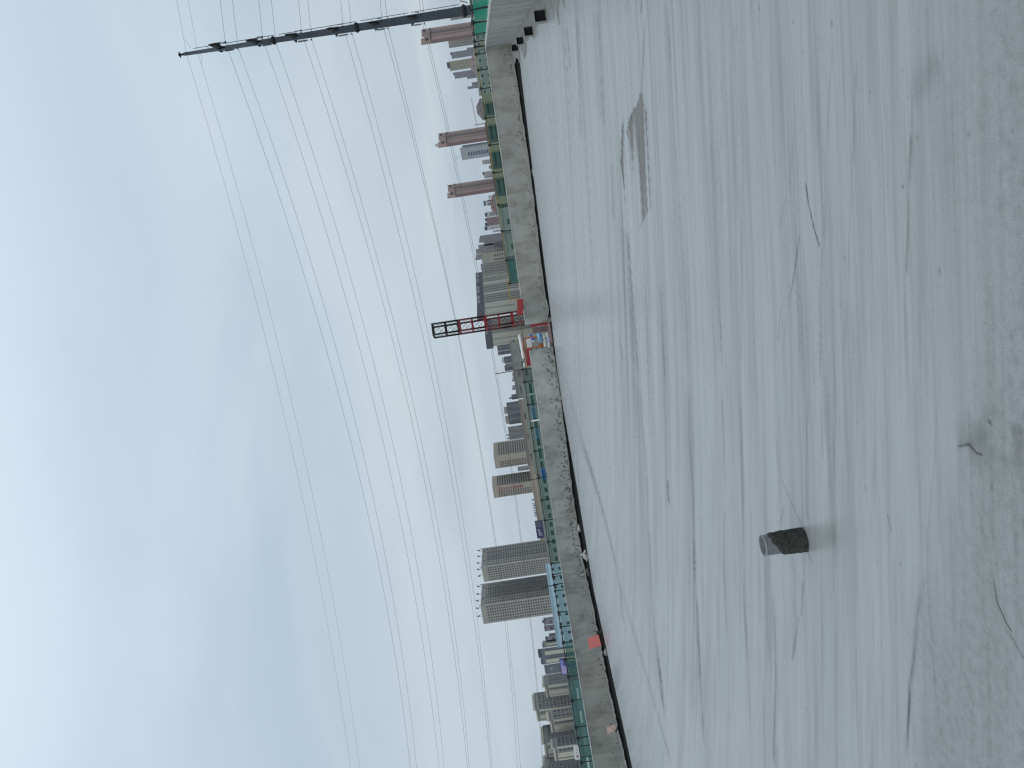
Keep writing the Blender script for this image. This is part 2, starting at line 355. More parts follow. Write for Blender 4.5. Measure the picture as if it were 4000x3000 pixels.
A(R5((280, 60), (290, 400), (295, 600)), 0.05, 0.35, broken=0.25); A(R5((370, 50), (385, 300), (400, 560)), 0.04, 0.34, side=1)
A(R5((560, 0), (558, 60)), 0.03, 0.6); A(R5((575, 80), (560, 400)), 0.03, 0.4)
A(R5((200, 80), (250, 320)), 0.25, 0.22, broken=0.4); A(R5((235, 120), (255, 300)), 0.05, 0.4)
A(R5((430, 700), (438, 950)), 0.03, 0.3); A(R5((640, 1200), (660, 1659)), 0.03, 0.35); A(R5((610, 1230), (640, 1450)), 0.02, 0.5, broken=0.4)
A(R6((655, 0), (680, 300), (690, 560)), 0.03, 0.42, broken=0.45); A(R6((672, 410), (678, 520)), 0.02, 0.6)
A(R5((460, 1450), (480, 1560)), 0.03, 0.5)
A(R5((1850, 250), (1720, 420)), 0.10, 0.12); A(R6((2060, 170), (2070, 160)), 0.02, 0.9)
# worn brown patch on the right of the roof
poly = R5((560, 400), (580, 470), (586, 600), (592, 760), (600, 880), (575, 960), (560, 1010), (540, 1020), (518, 1010), (500, 990), (485, 820), (470, 700), (470, 600), (482, 515), (500, 575), (505, 520), (540, 470))
px_ = np.array([p.x for p in poly]); py_ = np.array([p.y for p in poly])
XX = X + 0.25*(fbm(X*2, Y*2, 3, 31)-0.5); YY = Y + 0.15*(fbm(X*2, Y*3, 3, 37)-0.5)
ins = np.zeros(X.shape, bool); j = len(poly)-1
for i in range(len(poly)):
    c = ((py_[i] > YY) != (py_[j] > YY)) & (XX < (px_[j]-px_[i])*(YY-py_[i])/(py_[j]-py_[i]+1e-9)+px_[i])
    ins ^= c; j = i
stre = fbm(X*0.35, PSI*4.2, 5, 77)
xr = np.clip((X-px_.min())/(px_.max()-px_.min()), 0, 1)
Br += ins*np.clip((stre-0.535+0.36*xr*xr)*8, 0, 1)*1.25
dd, _, _ = dpoly(poly); S += np.exp(-(dd/0.04)**2)*0.40*xr*(fbm(X*2, Y*6, 3, 4) > 0.42)
# rougher, older concrete nearest the camera
cut = R5((1900, -60), (1885, 300), (1880, 700), (1888, 1000), (1880, 1300)) + R6((1880, 60), (1905, 230), (1850, 420), (1810, 640), (1790, 900), (1740, 1250), (1700, 1659), (1690, 1800))
cx = np.array([p.x for p in cut]); cy = np.array([p.y for p in cut]); o_ = np.argsort(cx)
Yc = np.interp(X, cx[o_], cy[o_])
Rg += np.clip((Yc - Y + 0.15 + 0.5*(fbm(X*1.5, Y*2, 4, 9)-0.5))*2.2, 0, 1)
d, p, s_ = dpoly(R6((2060, 150), (2120, 130), (2212, 125))); 
blob = R6((1950, 290), (2080, 190), (2150, 260), (2212, 200)); d, _, _ = dpoly(blob)
S += np.clip(1-d/0.13, 0, 1)*np.clip((fbm(X*9, Y*9, 4, 55)-0.38)*4, 0, 1)*0.45
d, _, _ = dpoly(R6((1930, 270), (1975, 260), (2010, 300), (2030, 305))); S += np.exp(-(d/0.005)**2)*0.7
# broken darker patch beside the pipe
d, _, _ = dpoly(R6((1200, 760), (1225, 830), (1215, 1000), (1215, 1140))); S += np.clip(1-d/0.10, 0, 1)*0.20*np.clip((fbm(X*5, Y*9, 3, 15)-0.25)*3, 0, 1)
# small pits scattered everywhere, crowding near the camera
for k in range(330):
    D = 2.0*math.exp(rng.rand()*math.log(9)); t = -0.62 + rng.rand()*1.1; x0, y0 = t*D, D
    r0 = (0.0022 + 0.004*rng.rand()**3)*(0.6 + D*0.14)
    i0 = int(np.clip(((1/1.95)-(1/D))/((1/1.95)-(1/30))*NR, 6, NR-7)); j0 = int(np.clip((t+0.66)/1.165*NC, 6, NC-7))
    sl = (slice(i0-14 if i0 > 14 else 0, i0+14), slice(max(0, j0-8), j0+8))
    q = np.exp(-(((X[sl]-x0)/(r0*2))**2+((Y[sl]-y0)/(r0*1.5))**2)); S[sl] += q*(0.15+0.55*rng.rand()**1.5); Z[sl] -= q*0.001
# gentle trowel waviness, real relief
for fx_, fy_, am_, far_, sd_ in ((0.10, 2.4, 0.34, 40, 101), (0.22, 5.5, 0.36, 22, 131), (0.5, 12.0, 0.34, 12, 171), (1.0, 28.0, 0.28, 7, 211), (2.0, 60.0, 0.2, 4.5, 251)):
    n_f = fbm(X*fx_, PSI*fy_, 4, sd_); gate = np.clip((fbm(X*fx_*0.8+7, PSI*fy_*0.10, 3, sd_+9)-0.45)*5, 0, 1)
    nr_ = np.clip(Y/math.sqrt(230/fy_)*1.5-1.0, 0, 1); gate = gate*nr_
    S += 0.85*am_*np.clip((n_f-0.665)*20, 0, 1)*gate*np.clip(1.6-Y/far_, 0, 1)*(1-0.5*np.clip(Rg, 0, 1))
    Br += nr_*0.20*np.clip((fbm(X*fx_*0.8+31, PSI*fy_*0.6, 4, sd_+31)-0.57)*9, 0, 1)*np.clip(1.6-Y/far_, 0, 1)
Z += 0.0006*(fbm(X*0.5, PSI*5.0, 4, 21)-0.5) + 0.0009*(fbm(X*17, Y*21, 3, 66)-0.5)*(0.3+Rg)
me = bpy.data.meshes.new('roof_floor')
co = np.stack([X, Y, Z], -1).reshape(-1, 3).astype(np.float32)
idx = np.arange(NR*NC).reshape(NR, NC)
fc = np.stack([idx[:-1, :-1], idx[:-1, 1:], idx[1:, 1:], idx[1:, :-1]], -1).reshape(-1, 4)
me.vertices.add(len(co)); me.vertices.foreach_set('co', co.ravel())
me.loops.add(fc.size); me.loops.foreach_set('vertex_index', fc.ravel().astype(np.int32))
me.polygons.add(len(fc)); me.polygons.foreach_set('loop_start', (np.arange(len(fc))*4).astype(np.int32))
try: me.polygons.foreach_set('loop_total', np.full(len(fc), 4, np.int32))
except Exception: pass
me.update(calc_edges=True); me.polygons.foreach_set('use_smooth', np.ones(len(fc), bool))
for nm, arr in (('stain', S), ('brown', Br), ('rough_patch', Rg)):
    at = me.attributes.new(nm, 'FLOAT', 'POINT'); at.data.foreach_set('value', np.clip(arr, 0, 1.5).ravel().astype(np.float32))
def floor_mat():
    m, nt, b = new_mat('screed'); L = nt.links.new
    tc = N(nt, 'ShaderNodeTexCoord')
    sx_ = N(nt, 'ShaderNodeSeparateXYZ'); L(tc.outputs['Object'], sx_.inputs[0])
    m1 = N(nt, 'ShaderNodeMath', operation='MULTIPLY'); L(sx_.outputs['X'], m1.inputs[0]); m1.inputs[1].default_value = 0.072
    m2 = N(nt, 'ShaderNodeMath', operation='EXPONENT'); L(m1.outputs[0], m2.inputs[0])
    m3 = N(nt, 'ShaderNodeMath', operation='MULTIPLY'); L(m2.outputs[0], m3.inputs[0]); L(sx_.outputs['Y'], m3.inputs[1])
    wv = N(nt, 'ShaderNodeCombineXYZ'); L(sx_.outputs['X'], wv.inputs[0]); L(m3.outputs[0], wv.inputs[1])
    def noise(scale, sx, sy, det=5.0, ro=0.55, loc=0.0):
        mp = N(nt, 'ShaderNodeMapping'); L(wv.outputs[0] if sx != sy else tc.outputs['Object'], mp.inputs[0]); mp.inputs['Scale'].default_value = (sx, sy, 1); mp.inputs['Location'].default_value = (loc, loc, 0)
        n = N(nt, 'ShaderNodeTexNoise', inp={'Scale': scale, 'Detail': det, 'Roughness': ro}); L(mp.outputs[0], n.inputs['Vector']); return n.outputs['Fac']
    def ramp(src, *st):
        r = N(nt, 'ShaderNodeValToRGB'); L(src, r.inputs[0]); e = r.color_ramp.elements
        e[0].position, e[0].color = st[0][0], tuple(st[0][1]) + (1,); e[1].position, e[1].color = st[-1][0], tuple(st[-1][1]) + (1,)
        for s in st[1:-1]: x = e.new(s[0]); x.color = tuple(s[1]) + (1,)
        return r.outputs[0]
    def mixc(f, a, b_, mode='MIX'):
        q = N(nt, 'ShaderNodeMix', data_type='RGBA', blend_type=mode)
        if isinstance(f, (int, float)): q.inputs[0].default_value = f
        else: L(f, q.inputs[0])
        for i, x in ((6, a), (7, b_)):
            if isinstance(x, tuple): q.inputs[i].default_value = x
            else: L(x, q.inputs[i])
        return q.outputs[2]
    def attr(n): a = N(nt, 'ShaderNodeAttribute', attribute_name=n); return a.outputs['Fac']
    def ma(op, a, b_):
        n = N(nt, 'ShaderNodeMath', operation=op)
        for i, x in enumerate((a, b_)):
            if isinstance(x, (int, float)): n.inputs[i].default_value = x
            else: L(x, n.inputs[i])
        return n.outputs[0]
    base = ramp(noise(1.0, 0.30, 1.9), (0.30, (0.282, 0.290, 0.286)), (0.5, (0.306, 0.313, 0.309)), (0.70, (0.326, 0.332, 0.332)))
    streak = ramp(noise(1.0, 0.35, 9.0, 6.0, 0.65), (0.34, (0.84, 0.84, 0.83)), (0.5, (1, 1, 1)), (0.72, (1.07, 1.07, 1.08)))
    base = mixc(1.0, base, streak, 'MULTIPLY')
    fine = ramp(noise(1.0, 1.2, 30.0, 5.0, 0.7, 4.0), (0.33, (0.90, 0.90, 0.90)), (0.55, (1, 1, 1)), (0.8, (1.04, 1.04, 1.04)))
    base = mixc(0.8, base, fine, 'MULTIPLY')
    wide = ramp(noise(1.0, 0.16, 1.1, 6.0, 0.62, 6.0), (0.33, (0.92, 0.92, 0.91)), (0.48, (1, 1, 1)), (0.70, (1.02, 1.02, 1.02)))
    base = mixc(1.0, base, wide, 'MULTIPLY')
    lil = ramp(noise(0.5, 0.4, 1.2, 3.0, 0.5, 9.0), (0.40, (1.0, 1.0, 1.0)), (0.65, (1.01, 0.997, 1.006)))
    base = mixc(1.0, base, lil, 'MULTIPLY')
    brn = ramp(noise(1.0, 0.6, 14.0, 4.0, 0.6, 2.0), (0.3, (0.130, 0.123, 0.115)), (0.7, (0.205, 0.194, 0.182)))
    bf = ma('MINIMUM', ma('MULTIPLY', attr('brown'), 0.9), 0.95); base = mixc(bf, base, brn)
    rc = ramp(noise(22.0, 1, 1, 6.0, 0.65), (0.30, (0.120, 0.125, 0.120)), (0.5, (0.200, 0.207, 0.202)), (0.72, (0.262, 0.269, 0.267)))
    rf = ma('MULTIPLY', attr('rough_patch'), 0.58); base = mixc(rf, base, rc)
    # fine sand grain
    gr = ramp(noise(160.0, 1, 1, 2.0, 0.5), (0.28, (0.80, 0.80, 0.80)), (0.5, (1, 1, 1)), (0.75, (1.10, 1.10, 1.10))); base = mixc(1.0, base, gr, 'MULTIPLY')
    # air holes
    vo = N(nt, 'ShaderNodeTexVoronoi', inp={'Scale': 16.0, 'Randomness': 1.0}); L(tc.outputs['Object'], vo.inputs['Vector'])
    v2 = ramp(vo.outputs['Distance'], (0.02, (0.5, 0.5, 0.5)), (0.055, (1, 1, 1)))
    sel = N(nt, 'ShaderNodeSeparateColor'); L(vo.outputs['Color'], sel.inputs[0]); s2 = ma('GREATER_THAN', sel.outputs[0], 0.62)
    base = mixc(s2, base, mixc(0.8, base, v2, 'MULTIPLY'))
    base = mixc(ma('MINIMUM', attr('stain'), 0.92), base, (0.070, 0.070, 0.064, 1))
    L(base, b.inputs['Base Color'])
    r = N(nt, 'ShaderNodeMapRange', inp={'From Min': 0.3, 'From Max': 0.7, 'To Min': 0.22, 'To Max': 0.34}); L(noise(0.8, 0.5, 2.2, 4.0), r.inputs[0])
    ro = ma('ADD', r.outputs[0], ma('MULTIPLY', ma('ADD', rf, bf), 0.35)); L(ro, b.inputs['Roughness'])
    sp_ = ma('MINIMUM', ma('ADD', attr('stain'), ma('MULTIPLY', attr('brown'), 0.65)), 1.0)
    L(ma('SUBTRACT', 0.52, ma('ADD', ma('MULTIPLY', sp_, 0.46), ma('MULTIPLY', rf, 0.05))), b.inputs['Specular IOR Level'])
    h = ma('ADD', ma('MULTIPLY', noise(60.0, 1, 1, 5.0, 0.6), ma('ADD', ma('MULTIPLY', rf, 1.4), 0.35)), ma('MULTIPLY', noise(1.0, 1.0, 26.0, 5.0, 0.6), 0.9))
    bp = N(nt, 'ShaderNodeBump', inp={'Strength': 0.5, 'Distance': 0.003}); L(h, bp.inputs['Height']); L(bp.outputs[0], b.inputs['Normal'])
    return m
m_floor = floor_mat(); me.materials.append(m_floor)
fo = struct(bpy.data.objects.new('roof_floor', me)); C.objects.link(fo)
# the slab under it (reaches behind the camera and past both sides)
bm = BM()
tr_ = redge[-1] + (redge[-1]-redge[-2]).normalized()*24
plan = [(tr_.x, tr_.y)] + [(p.x, p.y) for p in reversed(redge)] + [(p.x, p.y) for p in reversed(edge)] + [(-40, 8), (-40, -14), (tr_.x, -14)]
bot = [bm.verts.new((x, y, -0.12)) for x, y in plan]; top = [bm.verts.new((x, y, -0.006)) for x, y in plan]
bm.faces.new(top); bm.faces.new(bot[::-1])
for i in range(len(plan)):
    j = (i+1) % len(plan); bm.faces.new((bot[i], bot[j], top[j], top[i]))
bmesh.ops.recalc_face_normals(bm, faces=bm.faces)
struct(obj('floor_slab', bm, m_floor))
# near-black gutter floor between slab and parapet, its shade put into the colour
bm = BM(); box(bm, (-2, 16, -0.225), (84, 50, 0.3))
struct(obj('gutter_floor', bm, m_gutter_shade))

# ------------------------------------------------------------------ parapet walls
WT = 1.04
crease = {'a': [(1994, 172), (2024, 380), (2056, 597), (2090, 868), (2124, 1140), (2144, 1242)],
          'b': [(2160, 1355), (2193, 1572), (2227, 1847), (2256, 2061), (2288, 2252)],
          'c': [(2288, 2252), (2314, 2377), (2353, 2575)], 'd': [(2353, 2575), (2379, 2708), (2408, 2845)],
          'e': [(2408, 2845), (2441, 2998), (2485, 3200), (2540, 3420)]}
def D_of(px):  # ground distance of the wall base, from its drop below the eye line
    return FL(px[0], px[1], 0.02)
def smooth_line(pts):
    return [D_of(p) for p in pts]
walls = {}
def ribbon_wall(key, label, mat, thick=0.22, cap=True, h=WT):
    pts = smooth_line(crease[key]) if key in crease else extra[key]
    root = thing('parapet_wall', label, 'wall', (pts[0].x, pts[0].y, 0), 0, None)
    off = Vector((pts[0].x, pts[0].y, 0))
    nrm = []
    for i in range(len(pts)):
        d = (pts[min(i+1, len(pts)-1)]-pts[max(0, i-1)]); n = Vector((d.y, -d.x, 0)).normalized()
        if n.dot(Vector((pts[i].x, pts[i].y, 0))) < 0: n = -n
        nrm.append(n)
    def slab(z0, z1, a, b, ins=0.0):
        bm = BM(); A = []; P_ = pts[:]
        # resample for a slightly uneven face
        sub = []; 
        for i in range(len(P_)-1):
            for k in range(6):
                f = k/6; sub.append((P_[i].lerp(P_[i+1], f), nrm[i].lerp(nrm[i+1], f)))
        sub.append((P_[-1], nrm[-1]))
        for p, n in sub:
            q = Vector((p.x, p.y, 0))-off
            A.append([bm.verts.new(q+n*a+Vector((0, 0, z0))), bm.verts.new(q+n*a+Vector((0, 0, z1))), bm.verts.new(q+n*b+Vector((0, 0, z1))), bm.verts.new(q+n*b+Vector((0, 0, z0)))])
        for u, v in zip(A, A[1:]):
            for k in range(4): bm.faces.new((u[k], u[(k+1) % 4], v[(k+1) % 4], v[k]))
        bm.faces.new(A[0]); bm.faces.new(A[-1][::-1]); bmesh.ops.recalc_face_normals(bm, faces=bm.faces); return bm
    w = obj('wall_body', slab(-0.2, h, 0, thick), mat, root)
    if cap: obj('coping', slab(h+0.002, h+0.035, -0.012, thick+0.012), m_cap, root)
    walls[key] = (pts, nrm)
    return root, off, nrm, pts
extra = {}
cw = (0.44, 0.435, 0.395)
corner = D_of((1994, 172)); r0 = FL(2089, 0, 0.02); rdir = (r0-corner).normalized()
extra['f'] = [corner + rdir*0.05, corner.lerp(r0, 0.5), r0, r0 + rdir*9, r0 + rdir*22]
ra = ribbon_wall('a', 'long plain grey concrete parapet between the right corner and the red hoist mast', concrete('parapet_concrete_plain', cw, 0.55, 0.25, 0.12))
rb = ribbon_wall('b', 'grey concrete parapet left of the gate, pitted with dark holes along its foot', concrete('parapet_concrete_pitted', (0.44, 0.445, 0.42), 0.5, 1.15, 0.22))
rc = ribbon_wall('c', 'grey concrete parapet panel with a red board leaning on it', concrete('parapet_concrete_red', (0.42, 0.415, 0.38), 0.45, 0.6, 0.1))
rd = ribbon_wall('d', 'brownish concrete parapet panel between the red board and the pale broken board', concrete('parapet_concrete_brown', (0.39, 0.375, 0.335), 0.45, 0.2, 0.1))
re_ = ribbon_wall('e', 'olive grey concrete parapet panel at the far left of the roof', concrete('parapet_concrete_olive', (0.40, 0.40, 0.35), 0.5, 0.1, 0.1))
rf_ = ribbon_wall('f', 'streaky grey parapet running towards the camera on the right, with white coping', concrete('parapet_concrete_streaky', (0.40, 0.40, 0.375), 0.75, 0.0, 0.1, 0.8, True))
# mortar fillets along the foot of the walls (children of each wall)
def fillet(res, w=0.45, zt_f=0.03, zm_f=-0.03, mat=m_mortar):
    root, off, nrm, pts = res; bm = BM(); A = []
    sub = []
    for i in range(len(pts)-1):
        for k in range(24):
            f = k/24; sub.append((pts[i].lerp(pts[i+1], f), nrm[i].lerp(nrm[i+1], f)))
    sub.append((pts[-1], nrm[-1]))
    for k, (p, n) in enumerate(sub):
        q = Vector((p.x, p.y, 0))-off; ww = w*(0.6+0.5*float(vnoise(np.array(k*0.21), np.array(off.x), 5)))
        A.append([bm.verts.new(q-n*0.003+Vector((0, 0, zt_f))), bm.verts.new(q-n*0.10+Vector((0, 0, zt_f-0.015+random.uniform(-0.006, 0.006)))),
                  bm.verts.new(q-n*ww*0.6+Vector((0, 0, zm_f+0.05*(float(vnoise(np.array(k*0.37), np.array(off.y), 8))-0.5)+random.uniform(-0.008, 0.008)))), bm.verts.new(q-n*(ww*0.6+0.03)+Vector((0, 0, -0.10)))])
    for u, v in zip(A, A[1:]):
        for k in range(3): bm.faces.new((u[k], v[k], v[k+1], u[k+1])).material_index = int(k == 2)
    obj('mortar_fillet', bm, [mat, m_gutter_shade], root)  # mortar on top; the outer drop is painted black as gutter shade
for r_, w_, a_f, b_f in ((ra, 1.0, 0.07, -0.01), (rb, 0.3, 0.055, 0.025), (rc, 1.1, 0.06, 0.015), (rd, 1.3, 0.06, 0.01), (re_, 1.3, 0.06, 0.01), (rf_, 1.5, 0.03, 0.0)): fillet(r_, w_, a_f, b_f)

# ------------------------------------------------------------------ pipe rail and safety nets above the parapet
RZ = 1.485
def wall_pt(key, y, back=0.35):
    """point on the rail line behind wall 'key' at the azimuth of photo row y"""
    pts, nrm = walls[key]
    h = 2261-0.148*(3000-y); t = TE(h, y)[0]
    q = [(p + n*back) for p, n in zip(pts, nrm)]
    q.sort(key=lambda v: v.x/v.y)
    for a, b in zip(q, q[1:]):
        ta, tb = a.x/a.y, b.x/b.y
        if ta <= t <= tb or (b is q[-1] and t > tb) or (a is q[0] and t < ta):
            # intersect ray x = t*y with the line a-b
            dx, dy = b.x-a.x, b.y-a.y; s = (t*a.y-a.x)/(dx-t*dy); return Vector((a.x+dx*s, a.y+dy*s, 0))
nets = []
def rail(label, sections, posts, mat_of, net_of, zr=RZ, low=0.4):
    """sections: rail polyline points; posts: (point, material, top)"""
    root = thing('scaffold_railing', label, 'railing', (sections[0].x, sections[0].y, 0)); off = Vector((sections[0].x, sections[0].y, 0))
    bm = BM(); pp = []
    for i in range(len(sections)-1):
        for k in range(4):
            q = sections[i].lerp(sections[i+1], k/4); pp.append(q-off+Vector((0, 0, zr+random.uniform(-0.012, 0.012))))
    pp.append(sections[-1]-off+Vector((0, 0, zr)))
    tube(bm, pp, 0.024, 6); obj('top_rail', bm, mat_of, root)
    for p, mt, zt in posts:
        bm = BM(); q = p-off
        tube(bm, [q+Vector((0, 0.05, low)), q+Vector((0.0, 0.05, zt))], 0.024, 6)
        pst = obj('post', bm, mt, root)
        bm = BM(); box(bm, q+Vector((0, 0.02, zr)), (0.09, 0.12, 0.09)); obj('clamp', bm, m_black, pst)
    return root
def net_panel(a, b, label, mat, zt=RZ-0.02, zb=0.9, group='green safety nets tied along the parapet'):
    bm = BM(); n = 14; mrows = 6; base = Vector((a.x, a.y, 0)); d = b-a; nn = Vector((d.y, -d.x, 0)).normalized()
    g = []
    ph = random.random()*6
    for i in range(n+1):
        f = i/n; col = []
        for k in range(mrows+1):
            s = k/mrows; sag = 0.02*math.sin(f*math.pi)*(s > 0.99)
            wv = 0.03*math.sin(f*9+ph+s*2)+0.02*math.sin(f*23+ph*2)*(1-s)
            col.append(bm.verts.new(d*f+nn*(wv*0.8)+Vector((0, 0, zb+(zt-zb)*s-sag*2))))
        g.append(col)
    for i in range(n):
        for k in range(mrows): bm.faces.new((g[i][k], g[i+1][k], g[i+1][k+1], g[i][k+1]))
    o = obj('safety_net', bm, mat, None, True); o.location = base
    tag(o, label, 'netting', group)
ZV = Vector((0, 0, 0))
# right of the mast
ys_a = [185, 213, 275, 347, 462, 568, 676, 802, 905, 1018, 1109]
pa = [wall_pt('a', y) for y in ys_a]
m_railmix = plain('patchy_rail_paint', (0.20, 0.14, 0.035), 0.7, 0, 0.85, 1.2)
rail('dark pipe railing with yellow stretches above the right-hand parapet', pa, [(p, m_pipe, RZ+0.06) for p in pa], m_railmix, None)
netdesc_a = ['closest to the far right corner of the roof', 'in front of the yellow-striped apartment tower', 'over the pale green facade near the right corner',
             'below the brown polygon-roofed house', 'directly under the middle pink tower', 'beside the middle pink tower, below the white glass tower',
             'under the left-hand pink tower', 'below the red hip-roofed house', 'in front of the pale facades with trees below', 'half torn loose, ending short of the hoist mast']
for i in range(len(pa)-1):
    net_panel(pa[i], pa[i+1], 'thin green safety net ' + netdesc_a[i], m_net if i < 9 else m_net_mid)
# left of the mast
ys_b = [1445, 1494, 1583, 1674, 1764, 1869, 1956, 2035, 2119, 2205, 2248]
pb = [wall_pt('b', y) for y in ys_b]
rail('dark pipe railing on posts above the pitted parapet left of the gate', pb, [(p, m_pipe, RZ+0.06) for p in pb], m_pipe, None)
dsb = ['just left of the red banner board', 'below the stepped pinkish housing blocks', 'crossed by a white post', 'right of the white-letter office block, torn low',
       'under the left half of the right-hand beige office block', 'below the beige office block with the red sign', 'under the row of rooftop letters',
       'under the purple rooftop billboard', 'at the foot of the nearer grey twin tower', 'at the seam between two parapet panels']
for i in range(len(pb)-1):
    net_panel(pb[i], pb[i+1], 'thin green safety net ' + dsb[i], m_net)
bm = BM(); wp = wall_pt('b', 1646); tube(bm, [(0, 0, 0.5), (0, 0, RZ-0.05)], 0.03, 6); o = obj('white_post', bm, m_white); o.location = wp - Vector((0, 0.1, 0)); tag(o, 'single white post standing behind the net above the pitted parapet', 'post')
ys_c = [2255, 2286, 2311, 2395, 2452, 2514, 2579]
pc = [wall_pt('c', y) for y in ys_c]
rail('dark pipe railing above the parapet panel with the red board', pc, [(p, m_pipe, RZ+0.06) for p in pc], m_pipe, None)
dsc = ['over the light blue building, right of the tall thin rod', 'narrow strip beside the tall thin rod', 'darker edged piece in front of the light blue building',
       'in the middle of the light blue building', 'at the left end of the light blue building', 'darkest green piece below the grey and cream blocks']
for i in range(len(pc)-1): net_panel(pc[i], pc[i+1], 'green safety net ' + dsc[i], m_net_mid if i in (5,) else m_net)
ys_d = [2579, 2647, 2740, 2845]; pd_ = [wall_pt('d', y) for y in ys_d]
rail('dark pipe railing above the brownish parapet panel', pd_, [(p, m_pipe, RZ+0.06) for p in pd_[1:]], m_pipe, None)
for i, s_ in enumerate(['below the lilac advertising screen', 'below the shorter slab of flats', 'below the tallest slab of flats on the left']): net_panel(pd_[i], pd_[i+1], 'green safety net ' + s_, m_net_mid if i < 1 else m_net)
ys_e = [2845, 2887, 2983, 3120, 3300]; pe_ = [wall_pt('e', y) for y in ys_e]
rail('dark pipe railing above the far left parapet panel', pe_, [(p, m_pipe, RZ+0.06) for p in pe_[1:]], m_pipe, None)
for i, s_ in enumerate(['right of the white rooftop sign board', 'under the white sign board with the red emblem', 'at the very left edge', 'beyond the left edge']): net_panel(pe_[i], pe_[i+1], 'green safety net ' + s_, m_net)
# along the right wall towards the camera
def fpt(s, back=0.12):
    pts, nrm = walls['f']; p = corner + rdir*s; return Vector((p.x, p.y, 0)) + nrm[1]*back
sf = [0.0, 3.0, 6.5, 10.5, 14.0, 18.0, 24, 32]
pf = [fpt(s) for s in sf]
rail('dark pipe railing over the white-coped wall on the right', pf, [(p, m_pipe, RZ+0.05) for p in pf], m_pipe, None)
dsf = ['sheer piece at the corner where the two parapets meet', 'half sheer piece below the beige tower with dark stripes', 'bright opaque piece below the right-hand pink tower', 'bright opaque piece below the tall steel pole',
       'bright opaque piece at the top edge of the photo', 'opaque piece past the right edge', 'last opaque piece past the right edge']
for i in range(len(pf)-1): net_panel(pf[i], pf[i+1], 'green safety net, ' + dsf[i], (m_net, m_net_mid, m_net_dense)[min(i, 2)] if i else m_net)

# ------------------------------------------------------------------ hoist mast
md = 43.0; mc = (P(1692, 1293, md)); base_z = -28.0; mw = 0.62; ma_ = D2R(13)
ztop = P(1690, 1293, md).z
mast = thing('hoist_mast', 'red lattice hoist mast with a black top section rising beside the gate', 'mast', (mc.x, md, base_z), ma_)
def section_mesh(mw, h):
    bm = BM(); r = 0.052; hw = mw/2
    for sx in (-1, 1):
        for sy in (-1, 1): tube(bm, [(sx*hw, sy*hw, 0), (sx*hw, sy*hw, h)], r, 8, mi=1)
    for z in (0.04, h/2, h-0.04):
        for s in (-1, 1):
            box(bm, (0, s*hw, z), (mw-0.08, 0.06, 0.085)); box(bm, (s*hw, 0, z), (0.06, mw-0.08, 0.085))
    for z0, z1 in ((0.04, h/2), (h/2, h-0.04)):
        for s in (-1, 1):
            for a, b in ((z0, z1), (z1, z0)):
                tube(bm, [(-hw, s*hw, a), (hw, s*hw, b)], 0.010, 4, mi=1); tube(bm, [(s*hw, -hw, a), (s*hw, hw, b)], 0.010, 4, mi=1)
    me = bpy.data.meshes.new('mast_section'); bm.to_mesh(me); bm.free(); return me
h_s = 1.508; nsec = int((ztop-base_z)/h_s)+1; meR = section_mesh(mw, h_s); meR.materials.append(m_red); meR.materials.append(plain('dark_red_steel', (0.085, 0.008, 0.009), 0.6, 0, 0.6, 2))
meB = section_mesh(mw, h_s); meB.materials.append(m_black); meB.materials.append(m_black)
for k in range(nsec):
    z = ztop-base_z-h_s*(k+1)
    if z < -1: break
    o = bpy.data.objects.new('mast_section', meB if k == 0 else meR); C.objects.link(o); o.parent = mast; o.location = (0, 0, z)
    if k == 0: o['label'] = 'black top section of the lattice mast'
bm = BM(); tube(bm, [(0.42, 0.42, 6), (0.42, 0.42, ztop-base_z-5.2)], 0.07, 8); obj('guide_pipe', bm, m_black, mast)

# ------------------------------------------------------------------ gate gap in the parapet
gd = 34.6
def slabpx(name, label, cat, x0, y0, x1, y1, D, mat, th=0.04, group=None, parent=None):
    """thin upright board whose outline was measured between two photo corners"""
    a = P(x0, y0, D); b = P(x1, y1, D)
    xs = sorted((a.x, b.x)); zs = sorted((a.z, b.z)); bm = BM()
    box(bm, (0, 0, (zs[1]-zs[0])/2), (xs[1]-xs[0], th, zs[1]-zs[0]))
    bmesh.ops.bevel(bm, geom=bm.edges[:], offset=min(0.01, th*0.2), segments=1)
    o = obj(name, bm, mat); o.location = ((xs[0]+xs[1])/2, D, zs[0]); tag(o, label, cat, group); return o
slabpx('closing_board', 'dark red upright board closing the right part of the gate gap', 'board', 2073, 1278, 2145, 1244, gd-0.3, m_redpanel)
slabpx('closing_board', 'weathered brown plywood board beside the dark red one in the gate gap', 'board', 2082, 1303, 2148, 1270, gd-0.25, m_pinkboard)
bm = BM(); box(bm, (0, 0, 0.05), (1.35, 0.12, 0.10)); o = obj('sill_board', bm, plain('pink_timber', (0.36, 0.22, 0.21), 0.8)); q = FL(2150, 1276, 0.0); o.location = (q.x, gd-0.75, 0); tag(o, 'pinkish timber laid along the foot of the gate boards', 'timber')
bm = BM(); box(bm, (0, 0, 0), (2.6, 3.5, 0.2)); q = P(2150, 1320, gd+1.9)
o = obj('landing_platform', bm, plain('platform_steel', (0.12, 0.11, 0.10), 0.8)); o.location = (q.x, gd+1.95, -0.10); tag(o, 'steel landing platform behind the gate gap', 'platform')
